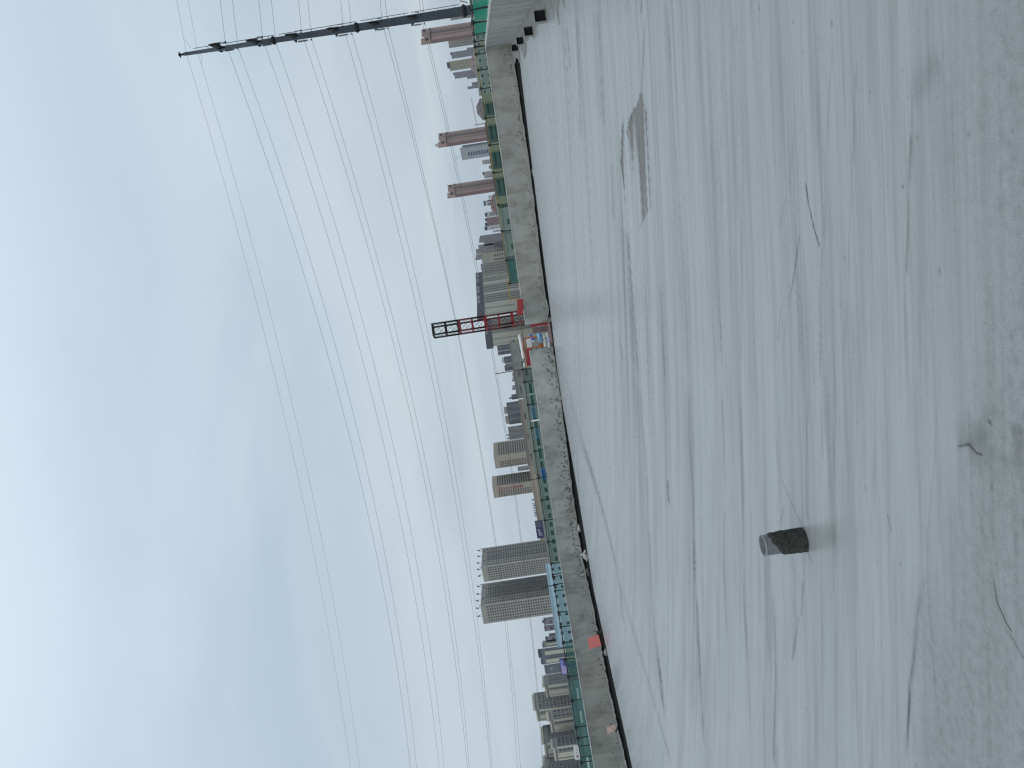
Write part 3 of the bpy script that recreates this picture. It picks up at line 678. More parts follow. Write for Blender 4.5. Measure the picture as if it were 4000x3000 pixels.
# orange hoist cage frame
ca = P(2054, 1362, gd+1.2); cb_ = P(2106, 1313, gd+1.2)
cage = thing('orange_gate_frame', 'orange tubular gate frame with a printed orange plate in the parapet gap', 'gate', ((ca.x+cb_.x)/2, gd+1.2, 0))
w_ = abs(ca.x-cb_.x); zt_ = ca.z
bm = BM()
for s in (-1, 1): box(bm, (s*w_/2, 0, zt_/2), (0.06, 0.05, zt_))
for z in (zt_-0.03, zt_*0.44, 0.04): box(bm, (0, 0, z), (w_-0.06, 0.045, 0.05))
obj('frame', bm, m_orange, cage)
bm = BM(); box(bm, (0, -0.05, zt_*0.44-0.10), (w_, 0.02, 0.17)); pl = obj('plate', bm, m_orange, cage)
bm = BM(); n_ = 6
for k in range(n_):
    x0 = -w_/2+w_*(k+0.5)/n_; box(bm, (x0, -0.066, zt_*0.44-0.07), (0.05, 0.006, 0.018)); box(bm, (x0-0.012, -0.066, zt_*0.44-0.10), (0.014, 0.006, 0.05)); box(bm, (x0+0.01, -0.066, zt_*0.44-0.13), (0.05, 0.006, 0.014))
obj('lettering', bm, m_black, pl)
# sacks, sheets and bundles beyond the frame
def sack(label, x, y, D, sz, mat, rz=0.0, group=None, cat='sack', name='sack', z=None):
    bm = BM(); bmesh.ops.create_icosphere(bm, subdivisions=3, radius=0.5)
    for v in bm.verts:
        c = v.co; c.x = math.copysign(abs(c.x*2)**0.6, c.x)*0.5; c.y = math.copysign(abs(c.y*2)**0.6, c.y)*0.5; c.z = math.copysign(abs(c.z*2)**0.7, c.z)*0.5+0.5
        c += Vector((random.uniform(-1, 1), random.uniform(-1, 1), random.uniform(-1, 1)))*0.02
        c.x *= sz[0]; c.y *= sz[1]; c.z *= sz[2]
    o = obj(name, bm, mat, None, True); p = P(x, y, D); o.location = (p.x, D, p.z if z is None else z); o.rotation_euler = (0, 0, rz); tag(o, label, cat, group); return o
m_wovn = plain('white_woven_sack', (0.62, 0.61, 0.56), 0.85, 0, 0.2, 6)
m_blu = plain('blue_tarpaulin', (0.06, 0.17, 0.62), 0.6, 0, 0.3, 6)
m_lbl = plain('light_blue_sheet', (0.24, 0.46, 0.66), 0.6, 0, 0.2, 4)
G = 'white sacks stacked behind the gate'
sack('white woven sack at the bottom left of the stack behind the gate', 2154, 1345, gd+0.75, (0.30, 0.3, 0.18), m_wovn, 0.1, G, z=0.0)
sack('white woven sack with a blue print at the bottom of the stack behind the gate', 2152, 1325, gd+0.75, (0.30, 0.3, 0.17), plain('blue_printed_sack', (0.46, 0.50, 0.72), 0.85, 0, 0.35, 9), -0.1, G, z=0.0)
sack('white woven sack at the bottom right beside the brown plywood', 2149, 1307, gd+0.75, (0.26, 0.3, 0.2), m_wovn, 0.1, G, z=0.0)
sack('white woven sack on the left of the upper row behind the gate', 2136, 1340, gd+0.8, (0.32, 0.3, 0.17), m_wovn, 0.2, G, z=0.175)
sack('white woven sack on the right of the upper row behind the gate', 2134, 1316, gd+0.8, (0.30, 0.3, 0.17), m_wovn, -0.1, G, z=0.175)
sack('light blue wrapped bale below the orange plate', 2120, 1322, gd+0.85, (0.42, 0.35, 0.22), m_lbl, 0, cat='bale', name='bale', z=0.345)
sack('small light blue bale beside the plywood board', 2112, 1306, gd+0.95, (0.20, 0.3, 0.20), m_lbl, 0, cat='bale', name='bale', z=0.40)
sack('bright blue bundle beyond the orange frame, the upper of two', 2078, 1310, gd+2.2, (0.14, 0.16, 0.12), m_blu, 0, cat='bundle', name='bundle')
sack('bright blue bundle beyond the orange frame, the lower and larger of two', 2086, 1321, gd+2.2, (0.17, 0.16, 0.14), m_blu, 0.4, cat='bundle', name='bundle')
bm = BM(); tube(bm, [(0, 0, 0), (0.35, 0.1, 0.02)], 0.03, 8); tube(bm, [(0, 0, 0.06), (0.3, 0.1, 0.09)], 0.03, 8)
p = P(2086, 1336, gd+2.2); o = obj('white_pipes', bm, m_white); o.location = p; tag(o, 'pair of short white pipes beside the blue bundles', 'pipe')
slabpx('white_door', 'white metal door leaf with dark hinges seen through the orange frame', 'door', 2060, 1359, 2073, 1322, gd+2.6, m_white, 0.05)
# long white roll and red banner boards on the parapet
bm = BM(); a = P(2030, 1306, gd+0.9); b = P(2047, 1400, gd+0.9); tube(bm, [a, b], 0.085, 12); o = obj('white_roll', bm, m_white); tag(o, 'long white roll lying along the top beyond the red banner', 'roll')
bm = BM(); a = P(2048, 1418, gd+0.9); b = P(2050, 1432, gd+0.9); tube(bm, [a, b], 0.06, 10); o = obj('white_jar', bm, m_white); tag(o, 'short white cylinder just left of the long white roll', 'roll')
def skew_board(name, label, tl, tr, h, D, mat):
    a = P(*tl, D); b = P(*tr, D); bm = BM()
    d = (b-a); n = Vector((0, 0.03, 0)); dn = Vector((0, 0, -h))
    vs = [bm.verts.new(p) for p in (a, b, b+dn, a+dn, a+n, b+n, b+dn+n, a+dn+n)]
    for f in ((3, 2, 1, 0), (4, 5, 6, 7), (0, 1, 5, 4), (2, 3, 7, 6), (1, 2, 6, 5), (3, 0, 4, 7)): bm.faces.new([vs[i] for i in f])
    o = obj(name, bm, mat); tag(o, label, 'banner'); return o
skew_board('banner_board', 'red banner board on the parapet left of the gate gap', (2061, 1429), (2053, 1365), 0.23, gd+0.35, m_redpanel)
skew_board('banner_board', 'dull red banner board on the parapet right of the hoist mast', (2021, 1230), (2020, 1171), 0.27, gd-0.6, m_redpanel)
bm = BM(); a = P(2044, 1362, gd+0.3); b = P(2061, 1440, gd+0.3); tube(bm, [a, b], 0.022, 6); a2 = P(2041, 1326, gd+0.3); tube(bm, [a2, a], 0.022, 6)
o = obj('orange_rail', bm, m_orange); tag(o, 'orange rail along the top of the left red banner board', 'rail')
# loose scaffold frame around the gate
def pole_thing(label, pts, r, mat, name='scaffold_pole', cat='pole', group=None):
    bm = BM(); tube(bm, pts, r, 6); o = obj(name, bm, mat); tag(o, label, cat, group); return o
pole_thing('tall scaffold upright sticking up left of the red banner, yellow below', [P(2063, 1438, gd+0.4), P(1935, 1461, gd+0.4)], 0.024, plain('yellow_dark_pipe', (0.13, 0.09, 0.03), 0.7, 0, 0.8, 0.8))
pole_thing('long brown rail crossing in front of the hoist mast', [P(2020, 1172, gd+0.55), P(2038, 1290, gd+0.55), P(2060, 1440, gd+0.55)], 0.022, plain('brown_pipe', (0.16, 0.11, 0.09), 0.7))
pole_thing('yellow upright at the end of the right-hand net', [P(2034, 1165, gd+0.3), P(1990, 1172, gd+0.3)], 0.024, m_yellow)
pole_thing('yellow top rail running from the net end towards the mast', [P(1982, 1095, gd+0.3), P(1993, 1172, gd+0.3)], 0.024, m_yellow)
pole_thing('yellow lower rail between the net end and the mast', [P(2026, 1102, gd+0.3), P(2037, 1166, gd+0.3)], 0.022, m_yellow)
pole_thing('thin dark rail across the gate gap at knee height', [P(2110, 1304, gd-0.1), P(2105, 1355, gd-0.1)], 0.012, m_pipe)
pole_thing('thin yellow bar standing out above the orange frame', [P(2062, 1318, gd+1.6), P(2014, 1326, gd+1.6)], 0.015, m_yellow)
pole_thing('thin dark rod rising above the net in front of the grey twin towers', [P(2180, 2284, 31), P(2118, 2294, 31)], 0.02, m_pipe)
pole_thing('thin dark rod leaning out above the railing below the red-lettered block', [P(2107, 1869, 35), P(2060, 1876, 35)], 0.018, m_pipe)
pole_thing('thin dark rod above the white-coped wall at the top edge', [P(1826, 10, 22), P(1796, 3, 22)], 0.012, m_pipe)

# ------------------------------------------------------------------ odds and ends by the gutter
def rock(label, x, y, s, z=-0.1, mat=m_mortar, group='rubble lumps in the gutter'):
    bm = BM(); bmesh.ops.create_icosphere(bm, subdivisions=2, radius=0.5)
    for v in bm.verts: v.co *= random.uniform(0.72, 1.15)
    for v in bm.verts: v.co.x *= s[0]; v.co.y *= s[1]; v.co.z *= s[2]
    o = obj('rubble_lump', bm, mat); p = FL(x, y, z+s[2]*0.3); o.location = p; o.rotation_euler = (0, 0, random.random()*3); tag(o, label, 'rubble', group)
rp_ = plain('pale_rubble', (0.36, 0.34, 0.31), 0.9, 0, 0.2, 5, 0.5)
rock('pale broken lump in the gutter below the purple billboard', 2263, 2063, (0.35, 0.3, 0.22), mat=rp_)
rock('larger pale lump in the gutter below the nearer twin tower', 2289, 2170, (0.5, 0.4, 0.26), mat=rp_)
rock('small pale lump in the gutter next to the larger one', 2280, 2166, (0.2, 0.3, 0.3), mat=rp_)
rock('dark lump at the parapet seam', 2298, 2236, (0.5, 0.4, 0.16), mat=plain('dark_rubble', (0.06, 0.055, 0.05), 0.9))
rock('grey lump in the gutter left of the red board', 2368, 2548, (0.3, 0.3, 0.2))
rock('grey lump right of the pale broken board', 2396, 2788, (0.3, 0.3, 0.14))
rock('pale lump beneath the pale broken board', 2425, 2880, (0.28, 0.24, 0.16), mat=rp_)
rock('grey lump in the gutter near the right corner', 2036, 222, (0.8, 0.6, 0.2))
rock('small grey lump in the gutter below the left pink tower', 2085, 672, (0.4, 0.3, 0.16))
# red board leaning against parapet, resting on a dark block
p = FL(2352, 2520, -0.02)
wc = [FL(2340, 2536, 0.0), FL(2332, 2486, 0.0)]
D_ = 28.7
bm = BM()
zz = [P(2306, 2536, D_), P(2299, 2494, D_), P(2338, 2480, D_-0.5), P(2349, 2522, D_-0.5)]
th = Vector((0.0, 0.03, 0.03)); vs = [bm.verts.new(q) for q in zz] + [bm.verts.new(q+th) for q in zz]
for f in ((0, 1, 2, 3), (7, 6, 5, 4), (0, 4, 5, 1), (1, 5, 6, 2), (2, 6, 7, 3), (3, 7, 4, 0)): bm.faces.new([vs[i] for i in f])
bmesh.ops.recalc_face_normals(bm, faces=bm.faces)
o = obj('red_board', bm, plain('faded_red_board', (0.40, 0.09, 0.08), 0.75, 0, 0.12, 3)); tag(o, 'square faded red board leaning in front of the parapet', 'board')
bm = BM(); box(bm, (0, 0, 0.14), (0.34, 0.3, 0.28)); box(bm, (0, -0.02, 0.30), (0.38, 0.34, 0.04))
o = obj('dark_block', bm, plain('dark_timber', (0.05, 0.035, 0.03), 0.9)); q = FL(2362, 2484, -0.1); o.location = (q.x, q.y, -0.14); tag(o, 'dark brown block holding up the red board', 'block')
# pale board on a broken drain
D_ = 27.0; bm = BM()
zz = [P(2376, 2869, D_+0.15), P(2372, 2840, D_+0.15), P(2402, 2831, D_-0.2), P(2411, 2850, D_-0.2)]
vs = [bm.verts.new(q) for q in zz] + [bm.verts.new(q+th) for q in zz]
for f in ((0, 1, 2, 3), (7, 6, 5, 4), (0, 4, 5, 1), (1, 5, 6, 2), (2, 6, 7, 3), (3, 7, 4, 0)): bm.faces.new([vs[i] for i in f])
bmesh.ops.recalc_face_normals(bm, faces=bm.faces)
o = obj('pale_board', bm, plain('pale_pink_board', (0.33, 0.24, 0.20), 0.85, 0, 0.2, 6)); tag(o, 'pale pinkish broken board leaning on the parapet at the left', 'board')
pole_thing('thin pale stick leaning beside the pale broken board', [FL(2404, 2795, 0.0), P(2405, 2826, D_)], 0.02, rp_, 'stick', 'stick')
pole_thing('bent black bar under the pale broken board', [P(2404, 2858, D_-0.3), P(2412, 2845, D_-0.35), P(2416, 2826, D_-0.3)], 0.03, m_black, 'bent_bar', 'bar')
# square black outlet boxes in the notch along the right wall
for k, (x, y, s, lb) in enumerate([(2134, 57, 0.245, 'largest and nearest of the four black box outlets by the right wall'), (2083, 118, 0.235, 'second nearest black box outlet by the right wall'),
                       (2046, 156, 0.225, 'third black box outlet from the camera by the right wall'), (2025, 184, 0.24, 'farthest black box outlet, in the corner of the parapets')]):
    q = FL(x, y, 0.0); root = thing('box_outlet', lb, 'outlet', (q.x, q.y, 0.0), D2R(-4), 'black box outlets along the right wall')
    bm = BM(); t = 0.014; d = 0.10; s *= 1.05
    box(bm, (-s/2+t/2, d/2, s/2), (t, d, s)); box(bm, (s/2-t/2, d/2, s/2), (t, d, s)); box(bm, (0, d/2, s-t/2), (s-2*t, d-0.004, t)); box(bm, (0, d/2, t/2), (s-2*t, d-0.004, t))
    obj('casing', bm, plain('pale_outlet_rim', (0.30, 0.30, 0.28), 0.8), root)
    bm = BM(); box(bm, (0, d/2+0.02, s/2), (s-2*t-0.002, d-0.05, s-2*t-0.002)); obj('recess_fill', bm, plain('recess_shade_black', (0.008, 0.008, 0.008), 0.9), root)  # black fill stands for the shaded inside of the open box

# ------------------------------------------------------------------ the pipe sleeve on the floor
pb_ = FL(3141, 2108, 0.0)
sl = thing('pipe_sleeve', 'short upright grey plastic pipe coated with dark mortar standing on the floor', 'pipe', (pb_.x, pb_.y, 0))
r_ = 0.064; H = 0.262
bm = BM(); n = 48
rings = []
for rr, z in ((r_, 0.0), (r_, H), (r_-0.006, H), (r_-0.006, 0.02)):
    rings.append([bm.verts.new((rr*math.cos(6.28318*k/n), rr*math.sin(6.28318*k/n), z)) for k in range(n)])
for a, b in zip(rings, rings[1:]):
    for k in range(n): bm.faces.new((a[k], a[(k+1) % n], b[(k+1) % n], b[k]))
bm.faces.new(rings[-1]); obj('pipe', bm, plain('grey_pvc', (0.11, 0.115, 0.115), 0.45, 0, 0.25, 12), sl, True)
bm = BM(); bmesh.ops.create_cone(bm, cap_ends=False, segments=48, radius1=r_+0.0022, radius2=r_+0.0022, depth=0.008)
bmesh.ops.translate(bm, vec=(0, 0, H-0.005), verts=bm.verts); obj('rim', bm, plain('pale_pvc_rim', (0.42, 0.42, 0.40), 0.5), sl, True)
bm = BM(); n = 110; nz_ = 60; g = []
def pn(a, z, f, s): return float(vnoise(np.array(math.cos(a)*f+20+s), np.array(math.sin(a)*f+z*f*9+30), s))
for i in range(n):
    a = 6.28318*i/n; top_ = 0.192 + 0.035*math.cos(a+0.2) + 0.03*(pn(a, 0, 2.5, 1)-0.5); col = []
    for k in range(nz_+1):
        f = k/nz_; z = top_*f-0.002
        b_ = 0.65*pn(a, z, 5, 2) + 0.5*abs(pn(a, z, 10, 3)-0.5)*2 + 0.3*pn(a, z, 22, 5)
        rr = r_ + 0.002 + 0.0095*b_*min(1, (1-f)*9) + 0.004*(1-f)
        col.append(bm.verts.new((rr*math.cos(a), rr*math.sin(a), z)))
    g.append(col)
for i in range(n):
    for k in range(nz_): bm.faces.new((g[i][k], g[(i+1) % n][k], g[(i+1) % n][k+1], g[i][k+1]))
obj('mortar_coat', bm, plain('wet_mortar', (0.040, 0.040, 0.034), 0.8, 0, 0.5, 30, 0.8), sl, True)

# ------------------------------------------------------------------ steel transmission pole
PD = 95.0
pt_ = P(1500, 99, PD).x
def pz(x, y): return EYE + TE(x, y)[1]*PD
tb = TE(1817, 54)[0]; tp = TE(712, 201)[0]
px0 = (tb+tp)/2*PD
z_base = -30; zf = pz(1815, 54); z2 = pz(1395, 115); z1 = pz(1069, 160); zt = pz(718, 200)
pole = thing('transmission_pole', 'tall tapering grey steel power pole with insulator arms, rising at the right', 'pole', (px0, PD, z_base))
def at(z): return z - z_base
r_at = lambda z: 0.20 + (0.585-0.20)*(zt-z)/(zt-zf)
bm = BM(); zs = [z_base, zf, z2, z1, zt]
tube(bm, [(0, 0, at(z)) for z in zs], [0.62, r_at(zf)*0.97, r_at(z2), r_at(z1), r_at(zt)], 16); obj('shaft', bm, m_steel, pole)
for z in (zf, z2, z1):
    r = r_at(z); bm = BM(); tube(bm, [(0, 0, at(z)-0.28), (0, 0, at(z)-0.05)], [r+0.02, r+0.16], 20); tube(bm, [(0, 0, at(z)-0.05), (0, 0, at(z)+0.07)], r+0.18, 20); tube(bm, [(0, 0, at(z)+0.07), (0, 0, at(z)+0.3)], [r+0.16, r+0.02], 20)
    obj('flange', bm, m_black, pole)
# climbing rail on the right in four lengths
for x0, x1 in ((738, 1061), (1078, 1385), (1405, 1597), (1608, 1798)):
    za_, zb_ = pz(x1, 60), pz(x0, 60); bm = BM()
    ra_, rb_ = r_at(za_)+0.26, r_at(zb_)+0.26
    tube(bm, [(ra_, -0.1, at(za_)), (rb_, -0.1, at(zb_))], 0.035, 6); nb = max(3, int((zb_-za_)/2.2))
    for k in range(nb):
        f = (k+0.3)/nb; z = za_+(zb_-za_)*f; tube(bm, [(r_at(z)-0.05, -0.05, at(z)), (ra_+(rb_-ra_)*f, -0.1, at(z))], 0.03, 6)
    obj('climbing_rail', bm, m_black, pole)
clampR = [(727, 205), (880, 165), (1025.6, 149), (1178, 127), (1340.9, 103), (1492, 82.7), (1643, 57.5)]
clampL = [(771, 200), (930.7, 190), (1078.5, 169.5), (1218, 154.6), (1375.6, 132), (1517, 110), (1659.6, 92)]
DR, DL = PD-2.6, PD+2.6
def insul(bm, p, q, r=0.12):
    p, q = Vector(p), Vector(q); n = 12
    tube(bm, [p, q], 0.02, 5)
    for k in range(n):
        c = p.lerp(q, 0.12+0.62*k/n); tube(bm, [c, c+(q-p).normalized()*0.05], [r*1.25, r*0.45], 8)
for k in range(7):
    for (px_c, DD) in ((clampR[k], DR), (clampL[k], DL)):
        c = P(px_c[0], px_c[1], DD) - Vector((px0, PD, z_base))
        if k == 0:
            bm = BM(); tube(bm, [(0, 0, at(zt)-0.25), (c.x*1.0, c.y, c.z+0.1)], [0.09, 0.05], 8); o = obj('earth_wire_arm', bm, m_black, pole)
            bm = BM(); tube(bm, [(c.x, c.y, c.z+0.12), (c.x, c.y, c.z-0.05)], 0.06, 8); obj('clamp', bm, m_black, o)
            continue
        hgt = 1.95 if k < 5 else 1.6
        z_arm = c.z + hgt
        bm = BM(); rr = r_at(z_arm+z_base)
        sgn = -1 if DD < PD else 1
        tube(bm, [(0, sgn*rr*0.8, z_arm-0.35), (c.x*0.5, c.y*0.6, z_arm-0.12), (c.x, c.y, z_arm+0.05)], [0.28, 0.20, 0.10], 8)
        tube(bm, [(0, sgn*rr*0.8, z_arm-0.9), (c.x*0.35, c.y*0.42, z_arm-0.35)], [0.13, 0.10], 6)
        arm = obj('crossarm', bm, m_black, pole)
        bm = BM(); insul(bm, (c.x, c.y, z_arm), (c.x, c.y, c.z+0.05)); obj('insulator_string', bm, m_black, arm)
        bm = BM(); tube(bm, [(c.x-0.16, c.y, c.z), (c.x, c.y, c.z+0.08), (c.x+0.16, c.y, c.z)], [0.03, 0.075, 0.03], 6); obj('wire_clamp', bm, m_black, arm)
        # bunched jumper gear between arm and pole
        if DD < PD:
            bm = BM()
            for j in range(6):
                f = 0.35+0.1*j; tube(bm, [(c.x*f, c.y*f, z_arm-0.2), (c.x*f+0.02, c.y*f, z_arm-0.95)], [0.17, 0.06], 7)
            tube(bm, [(0.0, c.y*0.55, z_arm-0.9), (0.05, c.y*0.5, c.z+0.25)], 0.04, 6)
            box(bm, (0.05, c.y*0.5, c.z+0.35), (0.30, 0.05, 0.05)); obj('jumper_fitting', bm, m_black, arm)
bm = BM(); tube(bm, [(0, 0, at(zt)-0.1), (0, 0, at(zt)+0.15), (0, 0, at(zt)+0.5), (0.0, 0, at(zt)+0.55), (0, 0, at(zt)+0.72)], [0.16, 0.14, 0.12, 0.36, 0.10], 12); obj('cap', bm, m_black, pole)

# ------------------------------------------------------------------ the wires
rows = [(0, [690.6, 735, 860, 907.6, 1010.7, 1059.5, 1166, 1202, 1331, 1362, 1485, 1504, 1639, 1651]),
        (1015, [958, 1002, 1170, 1212, 1307, 1350, 1451, 1475, 1583, 1607.6, 1726, 1730, 1852, 1859]),
        (2012, [1195.6, 1237, 1438, 1472, 1560, 1593, 1684.6, 1703, 1789, 1805, 1916.7, 1921, 2020.7, 2025]),
        (2968, [1365.5, 1401, 1599.5, 1624, 1712, 1732, 1823, 1830.6, 1913.6, 1920, 2019, 2031, 2117, 2120])]
LV = ['topmost', 'second', 'third', 'fourth', 'fifth', 'sixth', 'lowest']
for k in range(14):
    lev, far = k//2, k % 2
    D0 = DL if far else DR; cpx = (clampL if far else clampR)[lev]
    t0 = P(cpx[0], cpx[1], D0); slope = -0.42   # the span swings away from us to the left
    def plan_pt(t, side):
        # point of the vertical plane through the clamp in direction (−1, s): x = t*y
        s = slope if side < 0 else 0.10
        y = (t0.y - s*t0.x)/(1 - s*t); return t*y, y
    pl_ = [(cpx[1], cpx[0])] + [(r[0], r[1][k]) for r in rows[1:]]
    te = [TE(x, y) for y, x in pl_]
    ts = np.array([q[0] for q in te]); es = np.array([q[1] for q in te])
    co_ = np.polyfit(ts, es, 3)
    co_2 = np.polyfit(ts[1:], es[1:], 2)
    pts = []
    for i in range(49):
        t = ts[0] + (ts[-1]-ts[0])*i/48
        X_, Y_ = plan_pt(t, -1); pts.append(Vector((X_, Y_, EYE+np.polyval(co_, t)*Y_)))
    for i in range(1, 5):   # on beyond the frame
        t = ts[-1] - 0.03*i; X_, Y_ = plan_pt(t, -1); pts.append(Vector((X_, Y_, EYE+np.polyval(co_2, t)*Y_)))
    tr, er = TE(rows[0][1][k], 0)
    right = []
    for i in range(1, 9):
        f = i/4; t = ts[0]+(tr-ts[0])*f; e = es[0]+(er-es[0])*f
        X_, Y_ = plan_pt(t, 1); right.append(Vector((X_, Y_, EYE+e*Y_)))
    allp = right[::-1] + pts
    org = t0; bm = BM(); tube(bm, [p-org for p in allp], 0.014 if lev == 0 else 0.020, 5)
    o = obj('power_line', bm, m_wire); o.location = org
    if lev == 0: lb = ('second' if far else 'topmost') + ' thin overhead wire from the top, tied near the tip of the steel pole'
    elif far: lb = 'overhead power line, lower wire of the %s pair down the steel pole' % LV[lev]
    else: lb = 'overhead power line, upper wire of the %s pair down the steel pole' % LV[lev]
    tag(o, lb, 'power line', 'overhead power lines from the steel pole')
def loop(pts, D, label):
    o = pole_thing(label, [P(x, y, D) for x, y in pts], 0.014, m_wire, 'jumper_wire', 'wire')
loop([(718, 152), (728, 163), (739, 176), (745, 188)], DR, 'slack loop of thin wire right of the pole tip')
loop([(776, 207), (787, 216), (790, 230), (787, 243), (785, 254)], DL, 'slack loop of thin wire left of the pole tip')

# ------------------------------------------------------------------ the city
GZ = -30.0
def building(name, label, pts, mat, dep=18.0, cat='building', group=None, xtop=None, gz=GZ, roof=None, uvoff=0):
    """pts: visible roof corners from left to right as (photo x, photo y, distance)"""
    if len(pts) > 2:   # one level roof: the depth of its other corners follows from the middle one
        e1 = TE(pts[1][0], pts[1][1])[1]; pts = [(x, y, pts[1][2]*min(1.11, max(0.95, e1/TE(x, y)[1]))) for x, y, _ in pts]
    W_ = [P(*p) for p in pts]; zt = sum(w.z for w in W_)/len(W_) if xtop is None else xtop
    fr = [(w.x, w.y) for w in W_]
    bk = [(fr[-1][0]+fr[-1][0]/fr[-1][1]*dep, fr[-1][1]+dep), (fr[0][0]+fr[0][0]/fr[0][1]*dep, fr[0][1]+dep)]
    plan = fr + bk
    cx = sum(p[0] for p in fr)/len(fr); cy = sum(p[1] for p in fr)/len(fr)
    root = thing(name, label, cat, (cx, cy, gz), 0, group)
    lp = [(p[0]-cx, p[1]-cy) for p in plan]
    bm = BM(); prism(bm, lp, 0, zt-gz); obj('wall', bm, mat, root)
    return root, lp, zt-gz, [(p[0]-cx, p[1]-cy) for p in fr]
def on_roof(root, plan, z0, h, s0=0.0, s1=1.0, d0=0.1, d1=0.8, mat=None, name='roof_storey', front=None):
    """block standing on the roof between fractions of the front edge"""
    a, b = Vector(plan[0]), Vector(plan[1] if front is None else plan[front])
    if front is None: a, b = Vector(plan[0]), Vector(plan[len(plan)-3])
    bk = Vector(plan[-1]) - Vector(plan[0]); p0, p1 = a.lerp(b, s0), a.lerp(b, s1)
    q = [p0+bk*d0, p1+bk*d0, p1+bk*d1, p0+bk*d1]; bm = BM(); prism(bm, [(v.x, v.y) for v in q], z0, z0+h); return obj(name, bm, mat, root)
def windows(root, p0, p1, z_top, cols, fh, nfl, wmat=m_darkglass, out=0.06, first=True, cnt=None, name='window'):
    """window boxes on the face p0->p1; cols: (fraction, width, height). First hundred as parts, the rest one part"""
    p0, p1 = Vector(p0).to_3d(), Vector(p1).to_3d(); Lf = (p1-p0).length; d = (p1-p0).normalized(); n = Vector((d.y, -d.x, 0)); n = n if n.y < 0 else -n
    ang = math.atan2(d.y, d.x); cache = {}
    if cnt is None: cnt = [0]
    rest = BM()
    for fl in range(nfl):
        z = z_top - fh*fl
        for f, w, h in cols:
            w = w*Lf if w < 0.5 else w
            c = p0.lerp(p1, f) + n*(out*0.5-0.02); c.z = z
            if cnt[0] < 100:
                if (w, h) not in cache:
                    bm = BM(); box(bm, (0, 0, 0), (w, out, h)); me_ = bpy.data.meshes.new(name); bm.to_mesh(me_); bm.free(); me_.materials.append(wmat); cache[(w, h)] = me_
                o = bpy.data.objects.new(name, cache[(w, h)]); C.objects.link(o); o.parent = root; o.location = c; o.rotation_euler = (0, 0, ang); cnt[0] += 1
            else: box(rest, c, (w, out, h), ang); 
    if len(rest.verts): o = obj(name + 's', rest, wmat, root); o['kind'] = 'stuff'
    else: rest.free()
def ledges(root, p0, p1, z_top, fh, nfl, mat, w=0.5, h=0.35, name='floor_ledge', s0=0.0, s1=1.0):
    p0, p1 = Vector(p0).to_3d(), Vector(p1).to_3d(); a, b = p0.lerp(p1, s0), p0.lerp(p1, s1); d = (b-a); n = Vector((d.y, -d.x, 0)).normalized(); n = n if n.y < 0 else -n
    bm = BM()
    for k in range(nfl):
        c = (a+b)/2 + n*w/2; c.z = z_top-fh*k; box(bm, c, (d.length, w, h), math.atan2(d.y, d.x))
    obj(name, bm, mat, root)

# --- grey twin residential towers
wt = (0.36, 0.33, 0.295); m_tw = plain('tower_render', wt, 0.85, 0, 0.10, 0.05); m_twl = plain('tower_ledge', (0.42, 0.395, 0.36), 0.85, 0, 0.1, 0.1)
def mount_dish(root, p, sgn, mat=m_black):
    bm = BM(); x, y, z = p
    for s in (-1, 1): tube(bm, [(x+s*0.9, y, z), (x+s*0.9, y, z+3.2)], 0.16, 5)
    tube(bm, [(x-0.9, y, z+3.2), (x+0.9, y, z+3.2)], 0.2, 5); tube(bm, [(x, y, z+3.0), (x+sgn*0.3, y, z+4.6), (x+sgn*1.2, y-0.2, z+6.4)], [0.5, 1.0, 0.25], 8)
    obj('roof_lift', bm, mat, root)
for (pts, lb, dishes) in (([(1891, 2274, 985), (1880, 2216, 940), (1884, 2142, 952)], 'right-hand one of the two tall grey towers standing close together at the left', [(0.2, 1), (0.55, 0), (0.86, 0)]),
                          ([(1889, 2438, 985), (1877, 2366, 940), (1882, 2281, 952)], 'left-hand one of the two tall grey towers, its plain side dotted with windows', [(0.2, 1), (0.5, 0), (0.86, 0)])):
    root, lp, ht, fr = building('residential_tower', lb, pts, m_tw, 26, group='grey twin towers')
    cnt = [0]; right = 'right-hand' in lb
    windows(root, fr[1], fr[2], ht-7, [(0.09, 0.07, 1.9), (0.20, 0.05, 1.8), (0.34, 0.10, 2.2), (0.48, 0.10, 2.2), (0.60, 0.05, 1.7), (0.72, 0.10, 2.2), (0.88, 0.07, 1.9)], 3.0, 27, cnt=cnt)
    windows(root, fr[0], fr[1], ht-8, [(0.14+0.15*k, 0.085, 1.75) for k in range(6)], 3.0, 27, cnt=cnt)
    ledges(root, fr[1], fr[2], ht-8.25, 3.0, 27, m_twl, 0.9, 0.45, s0=0.27, s1=0.93)
    bm = BM(); p0, p1 = Vector(fr[1]), Vector(fr[2])
    for f in (0.02, 0.98): q = p0.lerp(p1, f); box(bm, (q.x, q.y-0.5, ht/2+1), (0.9, 1.2, ht+2))
    box(bm, ((p0.x+p1.x)/2, (p0.y+p1.y)/2-0.5, ht-1.0), ((p1-p0).length*0.9, 0.9, 1.6), math.atan2(p1.y-p0.y, p1.x-p0.x)); obj('roof_frame', bm, m_twl, root)
    windows(root, fr[1], fr[2], ht-3.4, [(0.30, 4, 2.2), (0.55, 1.4, 2.2), (0.8, 4, 2.2)], 3, 1, cnt=[99], name='louvre')
    for f, _ in dishes: q = p0.lerp(p1, f); mount_dish(root, (q.x, q.y+3, ht), 1)
    q = Vector(fr[0]).lerp(Vector(fr[1]), 0.45); mount_dish(root, (q.x, q.y+2, ht), -1); q = Vector(fr[0]).lerp(Vector(fr[1]), 0.85); mount_dish(root, (q.x, q.y+2, ht), 1)

